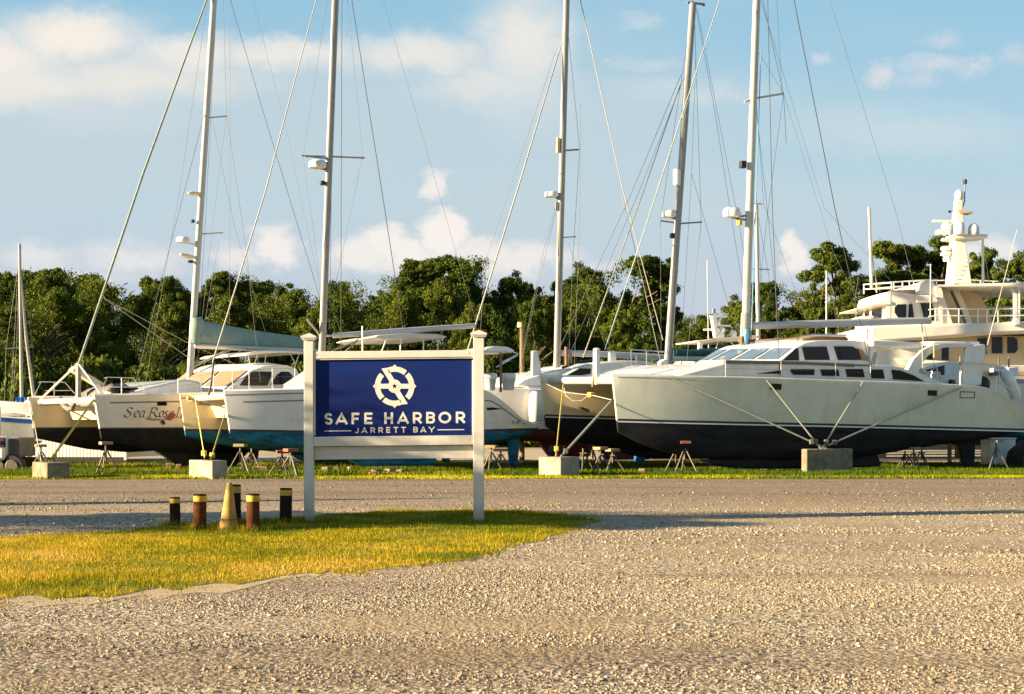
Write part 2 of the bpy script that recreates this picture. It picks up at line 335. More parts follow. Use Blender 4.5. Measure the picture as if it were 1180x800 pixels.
def build_world(strength=.05, K=1.0):
    w = bpy.data.worlds.new('World'); SC.world = w; w.use_nodes = True; nt = w.node_tree
    bg = nt.nodes['Background']; bg.inputs['Strength'].default_value = strength
    sky = N(nt, 'ShaderNodeTexSky'); sky.sky_type = 'NISHITA'; sky.sun_disc = False; sky.sun_elevation = SUN_EL
    sky.sun_rotation = math.atan2(sdir.x, sdir.y); sky.air_density = 1.1; sky.dust_density = 1.2; sky.ozone_density = 1.3; sky.altitude = 0
    tc = nt.nodes.new('ShaderNodeTexCoord'); sp = N(nt, 'ShaderNodeSeparateXYZ'); nt.links.new(tc.outputs['Generated'], sp.inputs[0])
    def ma(op, a, b=None, c=None, clamp=False):
        n = N(nt, 'ShaderNodeMath', operation=op); n.use_clamp = clamp
        for i, x in enumerate((a, b, c)):
            if x is None: continue
            if isinstance(x, (int, float)): n.inputs[i].default_value = x
            else: nt.links.new(x, n.inputs[i])
        return n.outputs[0]
    yy = ma('MAXIMUM', ma('ABSOLUTE', sp.outputs[1]), .12)
    U = ma('MULTIPLY', ma('DIVIDE', sp.outputs[0], yy), F); H = ma('MULTIPLY', ma('DIVIDE', sp.outputs[2], yy), F)
    cb = N(nt, 'ShaderNodeCombineXYZ'); nt.links.new(U, cb.inputs[0]); nt.links.new(H, cb.inputs[1])
    P = cb.outputs[0]
    def nz(sx, sy, detail=5, rough=.6, off=0):
        mp = N(nt, 'ShaderNodeMapping'); mp.inputs['Scale'].default_value = (1/sx, 1/sy, 1); mp.inputs['Location'].default_value = (off, off*.7, off)
        nt.links.new(P, mp.inputs['Vector']); return noise(nt, 1, detail, rough, mp.outputs['Vector'])
    wn = nz(46, 34, 6, .62)
    ws = N(nt, 'ShaderNodeVectorMath', operation='SUBTRACT'); nt.links.new(wn.outputs['Color'], ws.inputs[0]); ws.inputs[1].default_value = (.5,.5,.5)
    wm = N(nt, 'ShaderNodeVectorMath', operation='MULTIPLY'); nt.links.new(ws.outputs[0], wm.inputs[0]); wm.inputs[1].default_value = (70,52,0)
    wa = N(nt, 'ShaderNodeVectorMath', operation='ADD'); nt.links.new(P, wa.inputs[0]); nt.links.new(wm.outputs[0], wa.inputs[1])
    PW = wa.outputs[0]
    def blob(u, v, rx, ry, soft=.6, op=1., warp=True):
        s = N(nt, 'ShaderNodeVectorMath', operation='SUBTRACT'); nt.links.new(PW if warp else P, s.inputs[0]); s.inputs[1].default_value = (u-U0, V0-v, 0)
        d = N(nt, 'ShaderNodeVectorMath', operation='DIVIDE'); nt.links.new(s.outputs[0], d.inputs[0]); d.inputs[1].default_value = (rx, ry, 1)
        l = N(nt, 'ShaderNodeVectorMath', operation='LENGTH'); nt.links.new(d.outputs[0], l.inputs[0])
        mr = N(nt, 'ShaderNodeMapRange'); mr.interpolation_type = 'SMOOTHSTEP'; nt.links.new(l.outputs['Value'], mr.inputs[0])
        mr.inputs[1].default_value = 1-soft; mr.inputs[2].default_value = 1.05; mr.inputs[3].default_value = op; mr.inputs[4].default_value = 0
        return mr.outputs[0]
    def union(lst):
        o = lst[0]
        for x in lst[1:]: o = ma('MAXIMUM', o, x)
        return o
    def mix(fac, a, b):
        n = N(nt, 'ShaderNodeMix', data_type='RGBA')
        if isinstance(fac, (int, float)): n.inputs[0].default_value = fac
        else: nt.links.new(fac, n.inputs[0])
        for i, x in ((6, a), (7, b)):
            if isinstance(x, tuple): n.inputs[i].default_value = (*[q*K for q in x], 1)
            else: nt.links.new(x, n.inputs[i])
        return n.outputs[2]
    def lin(r, g, b): return tuple(((x/255)/12.92 if x < 10 else (((x/255)+.055)/1.055)**2.4) for x in (r, g, b))
    # clear blue aloft
    blue = mix(.72, sky.outputs['Color'], lin(112,188,224))
    # high thin veil, thicker to the left and lower
    vl = nz(420, 120, 5, .55, 3.1)
    vh = N(nt, 'ShaderNodeMapRange'); nt.links.new(H, vh.inputs[0]); vh.inputs[1].default_value = 250; vh.inputs[2].default_value = 520; vh.inputs[3].default_value = .92; vh.inputs[4].default_value = .22
    vv = ma('MULTIPLY_ADD', ma('SUBTRACT', vl.outputs['Fac'], .5), .7, vh.outputs[0], True)
    c = mix(vv, blue, lin(196,216,224))
    # lavender-grey low haze above the tree tops
    lh = N(nt, 'ShaderNodeMapRange'); lh.interpolation_type = 'SMOOTHSTEP'; nt.links.new(H, lh.inputs[0]); lh.inputs[1].default_value = 120; lh.inputs[2].default_value = 300; lh.inputs[3].default_value = .9; lh.inputs[4].default_value = 0
    c = mix(lh.outputs[0], c, lin(198,207,220))
    # big grey bank on the left with a bright top edge
    bank = union([blob(40,150,330,112,.45,.85), blob(330,150,300,100,.5,.8), blob(600,200,330,190,.75,.65), blob(540,130,160,80,.7,.6)])
    c = mix(bank, c, lin(196,213,221))
    edge = union([blob(-20,70,150,50,.8,.9), blob(85,42,120,44,.85,.98), blob(30,95,170,42,.95,.8), blob(215,62,120,36,.9,.85), blob(330,64,150,30,.9,.8), blob(480,64,140,34,.9,.75), blob(605,45,80,85,.9,.8), blob(150,90,220,46,.98,.7), blob(560,92,120,40,.98,.55)])
    c = mix(edge, c, lin(249,240,229))
    soft = union([blob(120,135,150,30,.98,.3), blob(610,110,90,70,.98,.45), blob(800,105,130,22,.98,.45), blob(750,75,70,14,.98,.35), blob(1050,150,210,45,.98,.4), blob(740,25,40,14,.95,.4)])
    c = mix(soft, c, lin(226,230,231))
    wisps = union([blob(1018,82,25,22,.85,.8), blob(1075,78,50,17,.98,.65), blob(1120,76,30,10,.98,.6), blob(1085,45,38,16,.98,.5), blob(1060,92,40,14,.98,.45), blob(951,66,16,12,.95,.6), blob(1165,65,30,18,.98,.4), blob(700,70,10,5,.9,.3)])
    c = mix(wisps, c, lin(226,226,228))
    cum = union([blob(500,303,150,30,.7,.8), blob(600,300,90,24,.75,.8), blob(415,294,56,28,.7,.85), blob(318,288,40,32,.6,.9), blob(268,298,34,22,.8,.7), blob(500,216,25,20,.7,.85), blob(512,272,34,34,.55,1.), blob(448,282,38,28,.6,.95), blob(470,296,40,28,.6,.95), blob(560,290,44,22,.6,.8), blob(655,300,30,12,.9,.45), blob(914,292,23,30,.6,.95), blob(1118,300,34,24,.7,.8), blob(1150,288,26,22,.7,.75), blob(40,298,70,24,.9,.6), blob(160,296,100,24,.9,.6), blob(90,318,110,18,.95,.45), blob(700,306,60,14,.9,.35)])
    c = mix(cum, c, lin(249,242,236))
    # overhead and behind: the bare sky, deeper and darker
    zf = N(nt, 'ShaderNodeMapRange'); zf.interpolation_type = 'SMOOTHSTEP'; nt.links.new(sp.outputs[2], zf.inputs[0]); zf.inputs[1].default_value = .32; zf.inputs[2].default_value = .62; zf.inputs[3].default_value = 0; zf.inputs[4].default_value = 1
    c = mix(zf.outputs[0], c, mix(.55, sky.outputs['Color'], lin(70,120,165)))
    # below the horizon: dull ground colour
    bl = N(nt, 'ShaderNodeMapRange'); nt.links.new(H, bl.inputs[0]); bl.inputs[1].default_value = -40; bl.inputs[2].default_value = -5; bl.inputs[3].default_value = 1; bl.inputs[4].default_value = 0
    c = mix(bl.outputs[0], c, lin(120,110,90))
    nt.links.new(c, bg.inputs['Color'])
EXPO = 1.95
SKY_STRENGTH = .06
build_world(SKY_STRENGTH, 1/(SKY_STRENGTH*2**EXPO))
vs = SC.view_settings; vs.view_transform = 'Standard'; vs.look = 'None'; vs.exposure = EXPO; vs.gamma = 1; vs.use_curve_mapping = False

# ------------------------------------------------------------------ ground
def sheet(name, poly, z, mat):
    me = bpy.data.meshes.new(name); me.from_pydata([(x, y, z) for x, y in poly], [], [tuple(range(len(poly)))]); me.materials.append(mat)
    o = bpy.data.objects.new(name, me); COL.objects.link(o); return struct(o)
sheet('ground', [(-900,-300),(900,-300),(900,1500),(-900,1500)], 0, M['turf'])
def wob(x, a=.35, s=1.): return a*(math.sin(x*.7*s)+.6*math.sin(x*1.9*s+1)+.4*math.sin(x*4.3*s+2))
FAR = [(x, 39.4+wob(x,.14)+.02*x) for x in np.arange(70,-71,-.7)]
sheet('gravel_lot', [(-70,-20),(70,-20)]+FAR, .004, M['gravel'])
sheet('gravel_yard', [(-90,58),(90,58),(90,92),(-90,92)], .004, M['yard'])
LF = [(-200,716),(-100,704),(0,693),(150,683),(300,670),(420,660),(500,650),(560,640),(620,625),(668,610),(690,601)]
LB = [(640,592),(560,588),(450,590),(330,597),(230,606),(150,612),(0,619),(-100,622),(-200,626)]
lawn_poly = []
base = [G(u, v) for u, v in LF] + [G(u, v) for u, v in LB]
for i, p in enumerate(base):
    q = base[(i+1) % len(base)]
    k = max(2, int((q-p).length/.12))
    for j in range(k):
        r = p.lerp(q, j/k); lawn_poly.append((r.x+random.uniform(-.05,.05), r.y+random.uniform(-.20,.20)+.15*math.sin(r.x*2.3)+.12*math.sin(r.x*5.9+1)+.08*math.sin(r.x*13.)))
sheet('lawn', lawn_poly, .010, M['lawnsoil'])
LP = np.array(lawn_poly)
sand_poly = [(x, y+.25) for x, y in lawn_poly]
for i, (x, y) in enumerate(lawn_poly):
    dn = .42+.22*math.sin(x*1.7+.6)+.14*math.sin(x*4.1)
    if y < 21 and x < 1.2 and y < 12.3+(x+8)*1.1: sand_poly[i] = (x, y-max(.08, dn*(1 if x < -1.4 else .5)))
M['sand'] = ground_mat('bare_sandy_dirt', [(.3,(.40,.305,.18)),(.7,(.54,.43,.27))], 3., 60, .4)
sheet('sandy_margin', sand_poly, .007, M['sand'])
def inside(px, py, poly):
    n = len(poly); res = np.zeros(len(px), bool); j = n-1
    for i in range(n):
        xi, yi = poly[i]; xj, yj = poly[j]
        c = ((yi > py) != (yj > py)) & (px < (xj-xi)*(py-yi)/(yj-yi+1e-12)+xi)
        res ^= c; j = i
    return res
def vnoise(x, y, s, seed=0):      # cheap smooth value noise
    r = np.random.default_rng(seed); T = r.random((64,64)); x = x*s+100; y = y*s+100
    xi = np.floor(x).astype(int); yi = np.floor(y).astype(int); fx = x-xi; fy = y-yi
    fx = fx*fx*(3-2*fx); fy = fy*fy*(3-2*fy); g = lambda a, b: T[a % 64, b % 64]
    return (g(xi,yi)*(1-fx)+g(xi+1,yi)*fx)*(1-fy)+(g(xi,yi+1)*(1-fx)+g(xi+1,yi+1)*fx)*fy
def blades(name, x, y, h, w, tint, mat, lean=.35, z0=.005):
    n = len(x); a = RNG.random(n)*2*np.pi; dx = np.cos(a)*w/2; dy = np.sin(a)*w/2
    b = RNG.random(n)*2*np.pi; lx = np.cos(b)*h*lean*RNG.random(n); ly = np.sin(b)*h*lean*RNG.random(n)
    V = np.empty((n,3,3)); V[:,0] = np.stack([x-dx, y-dy, np.full(n, z0)], 1); V[:,1] = np.stack([x+dx, y+dy, np.full(n, z0)], 1)
    V[:,2] = np.stack([x+lx, y+ly, h], 1)
    return raw(name, V.reshape(-1,3), 3, np.arange(3*n), mat, {'tint': np.repeat(tint, 3)})
n = 520000
gx = RNG.uniform(-11.5, 1.7, n); gy = RNG.uniform(11., 25.5, n)
k = inside(gx, gy, lawn_poly) & (RNG.random(n) < (.35+.9*vnoise(gx, gy, 1.3, 5))*np.where(inside(gx, gy-.28, lawn_poly) & inside(gx+.3, gy-.12, lawn_poly), 1., .38+.5*vnoise(gx, gy, 3.1, 6)))
gx, gy = gx[k], gy[k]
t = .50 + .55*(vnoise(gx, gy, .55, 1)-.5) + .35*(vnoise(gx, gy, 2.2, 2)-.5) + RNG.normal(0,.14,len(gx))
tipd = np.clip((17.6-gy)/6, 0, 1); t += .10*tipd; t -= .22*np.clip((gy-19.5)/2.5, 0, 1)
hh = (.022+.032*RNG.random(len(gx)))*(.7+.6*vnoise(gx, gy, .8, 3))*(1+.9*(RNG.random(len(gx)) < .02))
o = blades('lawn_grass', gx, gy, hh, .006+.006*RNG.random(len(gx)), np.clip(t,0,1), M['blade']); struct(o, 'stuff'); tag(o, 'dry golden green lawn grass around the sign', 'grass')
bx_ = []; 
for u_, v_ in ((356,603),(552,600),(202,606.5),(230,611.5),(271.5,604),(291.5,612.5),(329,604),(263.5,612)):
    p_ = G(u_, v_); m_ = 330; a_ = RNG.random(m_)*6.283; r_ = .085+.12*RNG.random(m_)**1.6; bx_.append(np.stack([p_.x+np.cos(a_)*r_*1.3, (GD(603) if u_ in (356,552) else p_.y)+np.sin(a_)*r_], 1))
bx_ = np.concatenate(bx_)
o = blades('post_foot_grass', bx_[:,0], bx_[:,1], .04+.10*RNG.random(len(bx_)), .006+.006*RNG.random(len(bx_)), np.clip(.38+RNG.normal(0,.16,len(bx_)),0,1), M['blade'], .6); struct(o, 'stuff'); tag(o, 'taller unmown grass round the post and bollard feet', 'grass')
# sparse tufts straying over the lawn edge
n = 60000
gx = RNG.uniform(-11, 2.2, n); gy = RNG.uniform(11., 26, n)
off_ = .1+.5*RNG.random(n)**2
k = ~inside(gx, gy, lawn_poly) & (inside(gx-off_*.6, gy+off_, lawn_poly) | inside(gx-off_, gy, lawn_poly)) & (vnoise(gx, gy, 2.5, 8) > .42) & (RNG.random(n) < .75)
gx, gy = gx[k], gy[k]
o = blades('stray_grass', gx, gy, .02+.035*RNG.random(len(gx)), .008+.006*RNG.random(len(gx)), np.clip(.5+RNG.normal(0,.2,len(gx)),0,1), M['blade']); struct(o, 'stuff'); tag(o, 'sparse grass straying onto the gravel edge', 'grass')
# verge and boatyard grass
n = 260000
gx = RNG.uniform(-21, 24, n); gy = 39.3+RNG.random(n)**1.5*16
k = (np.abs(gx) < gy*.43) & (gy > 39.55+.14*(np.sin(gx*.7)+.6*np.sin(gx*1.9+1)+.4*np.sin(gx*4.3+2))+.02*gx) & (RNG.random(n) < .25+1.3*vnoise(gx, gy, .45, 11)*np.where(gx < -1, .42, 1.))
gx, gy = gx[k], gy[k]
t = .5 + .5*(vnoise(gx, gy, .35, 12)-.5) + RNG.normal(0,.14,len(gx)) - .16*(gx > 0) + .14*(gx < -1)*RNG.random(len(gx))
t -= .46*np.clip((gy-40.9)/1.0, 0, 1)  # blades under the boats tinted darker to paint in shade
hh = (.03+.05*RNG.random(len(gx)))*(.6+.9*vnoise(gx, gy, .6, 13))*np.where(gy > 42, 1.9, 1.)
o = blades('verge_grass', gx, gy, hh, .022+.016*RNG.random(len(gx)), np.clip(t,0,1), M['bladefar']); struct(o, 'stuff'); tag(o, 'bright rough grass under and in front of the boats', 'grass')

# loose stones on the gravel
def stones(name, x, y, s, tint, z0=.004):
    ph = (1+5**.5)/2
    ico = np.array([(-1,ph,0),(1,ph,0),(-1,-ph,0),(1,-ph,0),(0,-1,ph),(0,1,ph),(0,-1,-ph),(0,1,-ph),(ph,0,-1),(ph,0,1),(-ph,0,-1),(-ph,0,1)])/1.9
    fc = np.array([(0,11,5),(0,5,1),(0,1,7),(0,7,10),(0,10,11),(1,5,9),(5,11,4),(11,10,2),(10,7,6),(7,1,8),(3,9,4),(3,4,2),(3,2,6),(3,6,8),(3,8,9),(4,9,5),(2,4,11),(6,2,10),(8,6,7),(9,8,1)])
    n = len(x)
    V = ico[None]*(1+RNG.normal(0,.17,(n,12,1)))*(s[:,None,None]*np.stack([.8+.6*RNG.random(n), .8+.6*RNG.random(n), .5+.35*RNG.random(n)],1)[:,None,:])
    a = RNG.random(n)*6.283; c, q = np.cos(a)[:,None], np.sin(a)[:,None]
    V = np.stack([V[...,0]*c-V[...,1]*q, V[...,0]*q+V[...,1]*c, V[...,2]], -1)
    V += np.stack([x, y, z0+s*.28], 1)[:,None,:]
    L = (fc[None]+12*np.arange(n)[:,None,None]).ravel()
    return raw(name, V.reshape(-1,3), 3, L, M['stone'], {'tint': np.repeat(tint, 12)})
def scatter(n, d0, d1, power=1.):
    d = np.sqrt(RNG.random(n)*(d1*d1-d0*d0)+d0*d0); return (RNG.random(n)-.5)*2*(.40*d+.4), d
x, y = scatter(210000, 7.2, 16.5)
k = ~inside(x, y, lawn_poly) & (~inside(x, y+.75, lawn_poly) | (RNG.random(len(x)) < .42*vnoise(x, y, 1.9, 31)+.04)); x, y = x[k], y[k]
lane = lambda x, y, c, k, w: np.exp(-((y-(c+k*x+.35*np.sin(x*.6+c)))/w)**2)
dens = vnoise(x, y*2.2, .5, 21)*.7+vnoise(x, y*2, 1.6, 22)*.5-.42*(lane(x, y, 9.1, .16, .28)+lane(x, y, 10.9, .17, .3)+lane(x, y, 13.6, .10, .35)+lane(x, y, 15.4, .1, .35))
k = RNG.random(len(x)) < np.clip(dens*1.75-.35, .06, 1); x, y = x[k], y[k]
s = np.clip(RNG.lognormal(math.log(.0046), .46, len(x)), .0024, .022)
o = stones('gravel_stones', x, y, s, np.clip(RNG.normal(.46,.24,len(x)),0,1)); struct(o, 'stuff'); tag(o, 'loose pale stones scattered over the near gravel', 'gravel')
x, y = scatter(150000, 16.5, 38)
k = ~inside(x, y, lawn_poly) & (~inside(x, y+.5, lawn_poly) | (RNG.random(len(x)) < .3)) & (RNG.random(len(x)) < np.clip(1.5-y/24, .10, 1)); x, y = x[k], y[k]
k = RNG.random(len(x)) < np.clip(vnoise(x*.4, y*1.6, .5, 23)*1.9-.5, .05, 1); x, y = x[k], y[k]
s = np.clip(RNG.lognormal(math.log(.0082), .45, len(x)), .004, .03)
o = stones('distant_gravel_stones', x, y, s, np.clip(RNG.normal(.48,.2,len(x))-.25*np.clip((y-23)/6,0,1),0,1)); struct(o, 'stuff'); tag(o, 'loose pale stones along the gravel road', 'gravel')

# ------------------------------------------------------------------ sign
SD = GD(603)                                   # distance of the sign
PS = SD/F
def sx(u): return (u-U0)*PS
def sz(u, v): return CAMZ-(v-V0)*PS            # height at the sign
sx0 = sx(356)
sign = thing('harbor_sign', 'white framed navy blue sign board on two square white posts', 'sign', (sx0, SD, 0))
Lx = lambda u: sx(u)-sx0
yF = -.075                                     # front of the posts
for (u0, u1, vt) in ((351,361.7,391), (545.6,557.8,387.5)):
    b = MB(); h = sz(0, vt); b.box(((Lx(u0)+Lx(u1))/2, 0, h/2-.05), (Lx(u1)-Lx(u0), .15, h+.1))
    p = b.build('post', M['postvinyl'], sign, bevel=.006)
    b = MB(); cx = (Lx(u0)+Lx(u1))/2; w = (Lx(u1)-Lx(u0))/2+.045; hy = .12
    b.box((cx, 0, h+.004), (w*2-.03, hy*2-.03, .03)); b.box((cx, 0, h+.028), (w*2, hy*2, .026))
    a = .0; z = h+.041
    b.add([(cx-w,-hy,z),(cx+w,-hy,z),(cx+w,hy,z),(cx-w,hy,z),(cx,0,z+.055)], [(0,1,4),(1,2,4),(2,3,4),(3,0,4),(3,2,1,0)])
    b.build('cap', M['vinyl'], p, smooth=20)
def bar(ua, ub, va_t, va_b, y0, y1, name, mat, tilt=2.0, parent=None):
    """horizontal board; its right end sits a touch higher, as on the real sign"""
    b = MB(); k = tilt*PS
    xa, xb = Lx(ua), Lx(ub); zt, zb = sz(0, va_t), sz(0, va_b)
    b.hexa([(xa,y0,zb),(xb,y0,zb+k),(xb,y1,zb+k),(xa,y1,zb),(xa,y0,zt),(xb,y0,zt+k),(xb,y1,zt+k),(xa,y1,zt)])
    return b.build(name, mat, parent or sign, bevel=.004)
ua, ub = 361.75, 545.55
bar(ua, ub, 405.5, 413.5, yF+.014, .05, 'rail', M['vinyl'])
bar(ua, ub, 503.5, 514.5, yF+.014, .05, 'rail', M['vinyl'])
bar(ua, ub, 515.2, 530, yF+.115, .075, 'lower_board', M['vinyl'])
bar(ua, ub, 412.5, 415.2, yF+.03, .03, 'trim', M['vinyl']); 
panel = bar(ua, ub, 413.7, 503.3, yF+.065, yF+.085, 'panel', M['navy'])
xa, xb = Lx(ua), Lx(ub)
for (x0, x1) in ((xa, xa+.028), (xb-.022, xb)):
    b = MB(); b.box(((x0+x1)/2, yF+.05, (sz(0,415.3)+sz(0,503.3))/2+.01), (x1-x0, .03, sz(0,415.5)-sz(0,502))); b.build('edge_trim', M['vinyl'], sign)
yL = yF+.065-.002
for u_ in (366, 541):
    for v_ in (409.5, 509):
        b = MB(); q_ = Vector((Lx(u_), yF+.012, sz(0,v_)+(2*PS if u_ > 400 else 0))); b.tube([q_, q_+Vector((0,.012,0))], .011, 10); b.build('screw_head', M['steel'], sign)
def ribbon(b, pts, w, y, closed=False, ext=0):
    P = []
    for p in pts:
        q = Vector((p[0], p[1]))
        if not P or (q-P[-1]).length > 1e-5: P.append(q)
    n = len(P); A = []; B = []
    if ext and not closed:
        P[0] = P[0]+(P[0]-P[1]).normalized()*ext; P[-1] = P[-1]+(P[-1]-P[-2]).normalized()*ext
    for i in range(n):
        if closed: d0 = (P[i]-P[i-1]); d1 = (P[(i+1) % n]-P[i])
        else: d0 = P[i]-P[max(i-1,0)] if i else P[1]-P[0]; d1 = P[min(i+1,n-1)]-P[i] if i < n-1 else P[-1]-P[-2]
        d0.normalize(); d1.normalize(); n0 = Vector((-d0.y, d0.x)); n1 = Vector((-d1.y, d1.x)); m = (n0+n1)
        if m.length < 1e-4: m = n0
        m.normalize(); s = min(1/max(m.dot(n0), .3), 1.9)
        A.append(P[i]+m*(w/2*s)); B.append(P[i]-m*(w/2*s))
    V = [(a.x, y, a.y) for a in A]+[(c.x, y, c.y) for c in B]
    fs = [(i, i+1, n+i+1, n+i) for i in range(n-1)]
    if closed: fs.append((n-1, 0, n, 2*n-1))
    b.add(V, fs)
def smooth_pts(pts, k=6):
    P = [Vector((*p,)) for p in pts]; o = []
    for i in range(len(P)-1):
        p0, p1, p2, p3 = P[max(i-1,0)], P[i], P[i+1], P[min(i+2,len(P)-1)]
        for j in range(k):
            t = j/k; o.append(.5*((2*p1)+(p2-p0)*t+(2*p0-5*p1+4*p2-p3)*t*t+(3*p1-p0-3*p2+p3)*t**3))
    o.append(P[-1]); return [tuple(q) for q in o]
def arc(cx, cy, rx, ry, a0, a1, k=12):
    return [(cx+rx*math.cos(R(a0+(a1-a0)*i/k)), cy+ry*math.sin(R(a0+(a1-a0)*i/k))) for i in range(k+1)]
bowl = lambda x0, y0, y1: [(0,y1),(x0,y1)]+arc(x0,(y0+y1)/2,1-x0,(y1-y0)/2,90,-90,8)+[(0,y0)]
GLY = {
 'S': [smooth_pts([(.95,.84),(.76,.97),(.5,1),(.2,.95),(.03,.76),(.15,.58),(.5,.5),(.86,.41),(.98,.23),(.8,.04),(.5,0),(.22,.04),(0,.18)])],
 'A': [[(0,0),(.5,1),(1,0)],[(.18,.24),(.82,.24)]], 'F': [[(0,0),(0,1),(1,1)],[(0,.47),(.86,.47)]],
 'E': [[(1,0),(0,0),(0,1),(1,1)],[(0,.5),(.9,.5)]], 'H': [[(0,0),(0,1)],[(1,0),(1,1)],[(0,.5),(1,.5)]],
 'R': [[(0,0),(0,1)],bowl(.55,.4,1),[(.5,.4),(1,0)]], 'B': [[(0,0),(0,1)],bowl(.55,.53,1),bowl(.6,0,.53)],
 'O': [arc(.5,.5,.5,.5,0,345,23)], 'J': [[(.95,1),(.95,.3)]+arc(.5,.28,.45,.28,0,-150,8)], 'T': [[(0,1),(1,1)],[(.5,1),(.5,0)]],
 'Y': [[(0,1),(.5,.42),(1,1)],[(.5,.45),(.5,0)]] }
def tilt_z(x): return (x-Lx(ua))/(Lx(ub)-Lx(ua))*2*PS
def lettering(name, word, boxes, v0, v1, w):
    b = MB(); q = 0
    for ch, (a, c) in zip(word, boxes):
        x0, x1 = Lx(a)+w/2, Lx(c)-w/2; zb = sz(0, v1)+w/2; zt = sz(0, v0)-w/2
        for st in GLY[ch]:
            pts = [(x0+px*(x1-x0), zb+pz*(zt-zb)+tilt_z(x0)) for px, pz in st]
            ribbon(b, pts, w, yL-.0003*(q % 5), closed=(ch == 'O'), ext=0 if ch == 'S' or (ch in 'RBJ' and len(st) > 2) else w*.46); q += 1
    return b.build(name, M['sailcream'], panel, smooth=0, fix=False)
BX = [(374,383.6),(386.8,400.6),(405.2,414.2),(419.8,429.4),(442.9,453),(457.8,471.2),(475.8,486.2),(491.1,501.4),(505.3,520),(525.3,536)]
lettering('lettering', 'SAFE', BX[:4], 476.2, 489.6, .036); lettering('lettering', 'HARBOR', BX[4:], 476.2, 489.6, .036)
BX = [(408.7,413.6),(416.5,423.5),(426.9,432.4),(436.1,441.4),(445.2,449.8),(453.4,459.1),(462.3,468),(476.3,481.6),(484.5,491.3),(493.9,501)]
lettering('lettering', 'JARRETT', BX[:7], 493.1, 499.8, .0175); lettering('lettering', 'BAY', BX[7:], 493.1, 499.8, .0175)
b = MB()
for a, c in ((374,405),(504,535)): ribbon(b, [(Lx(a), sz(0,497)+tilt_z(Lx(a))), (Lx(c), sz(0,497)+tilt_z(Lx(c)))], .013, yL)
b.build('rule_line', M['sailcream'], panel, smooth=0, fix=False)
# compass wheel emblem
b = MB(); cx, cz = Lx(454.8), sz(0,446.2)+tilt_z(Lx(454.8)); Ro, Ri = 22.8*PS, 16.6*PS; rm = (Ro+Ri)/2; wr = Ro-Ri; q = [0]
def em(pts, w, closed=False): ribbon(b, [(cx+x, cz+z) for x, z in pts], w, yL-.0003*q[0], closed); q[0] += 1
em(arc(0,0,rm,rm,-43,44,18), wr); em(arc(0,0,rm,rm,137,224,18), wr)
em(arc(0,0,rm,rm,51,112,14)+[(rm*math.cos(R(121)), rm*math.sin(R(121))*1.06),(-1.5*PS, 4*PS)], wr*.98)
em(arc(0,0,rm,rm,231,292,14)+[(rm*math.cos(R(301)), rm*math.sin(R(301))*1.06),(1.5*PS,-4*PS)], wr*.98)
em([(-rm,0),(-5*PS,0)], 5.6*PS); em([(5*PS,0),(rm,0)], 5.6*PS)
em(arc(0,0,5.4*PS,5.4*PS,0,348,30), 4.6*PS, True)
for a in range(4):
    c, s = math.cos(a*math.pi/2), math.sin(a*math.pi/2)
    P = [(Ro-1*PS,-3.6*PS),(Ro+1.2*PS,-1.1*PS),(Ro+2.3*PS,0),(Ro+1.2*PS,1.1*PS),(Ro-1*PS,3.6*PS)]
    b.add([(cx+x*c-z*s, yL-.0003*q[0], cz+x*s+z*c) for x, z in P], [(0,1,2,3,4)]); q[0] += 1
# hub fill with a star left open
star = []
for i in range(10):
    r = (3.6 if i % 2 == 0 else 1.5)*PS; t = R(90+36*i); star.append((r*math.cos(t), r*math.sin(t)))
outer = [(5.4*PS*math.cos(R(90+36*i)), 5.4*PS*math.sin(R(90+36*i))) for i in range(10)]
b.add([(cx+x, yL-.0003*q[0], cz+z) for x, z in star+outer], [(i, (i+1) % 10, 10+(i+1) % 10, 10+i) for i in range(10)])
b.build('emblem', M['sailcream'], panel, smooth=0, fix=False)

# ------------------------------------------------------------------ bollards and cone
for (u, vb, vt, w, mat, lab) in (  # rear three take the darker steel to imitate the shade they stand in
    (202, 606.5, 573, 12, 'darkshadeiron', 'short shade-darkened steel bollard with yellow band, leftmost beside the lawn'),
    (230, 611.5, 569.5, 15, 'rust', 'rusty brown bollard with yellow band left of the cone'),
    (271.5, 604, 558.5, 12.5, 'darkshadeiron', 'shade-darkened bollard with yellow band half hidden behind the cone'),
    (291.5, 612.5, 569, 15, 'rust', 'rusty brown bollard with yellow band right of the cone'),
    (329, 604, 562.5, 14, 'darkshadeiron', 'tall shade-darkened bollard with yellow band next to the sign post')):
    p = G(u, vb); s = p.y/F; h = (vb-vt)*s; r = w*s/2
    t = thing('bollard', lab, 'bollard', p, random.random()*6, 'steel bollards beside the sign')
    t.rotation_euler = (random.uniform(-.015,.015), random.uniform(-.02,.02)+(.03 if u == 202 else 0), random.random()*6)
    b = MB(); b.lathe([(r,-.1),(r,h*.80)], n=24); b.build('post', M[mat], t)
    b = MB(); b.lathe([(r*1.012,h*.795),(r*1.012,h*.955)], n=24); b.build('yellow_band', M['yellow'], t)
    b = MB(); b.lathe([(r*1.0,h*.95),(r*1.0,h*.985),(r*.9,h)], n=24); b.build('cap', M['darkshadeiron'], t)
p = G(263.5, 612); s = p.y/F; h = 56*s
cone = thing('traffic_cone', 'faded yellow traffic cone standing between two rusty bollards', 'traffic cone', p)
cone.rotation_euler = (0,.02,0)
b = MB(); b.lathe([(11.8*s,-.02),(11.2*s,h*.05),(7.2*s,h*.48),(3.7*s,h*.93),(3.4*s,h*.975),(2.8*s,h*.995),(1.6*s,h),(1.0*s,h*.985)], n=28); b.build('cone_body', M['cone'], cone, smooth=50)
b = MB(); z = h*.24; r = 11.2*s+(7.2-11.2)*s*(.19/.43); b.lathe([(r+.002,z-.008),(r*.985+.002,z+.008)], n=28); b.build('scuff_band', M['coneband'], cone)

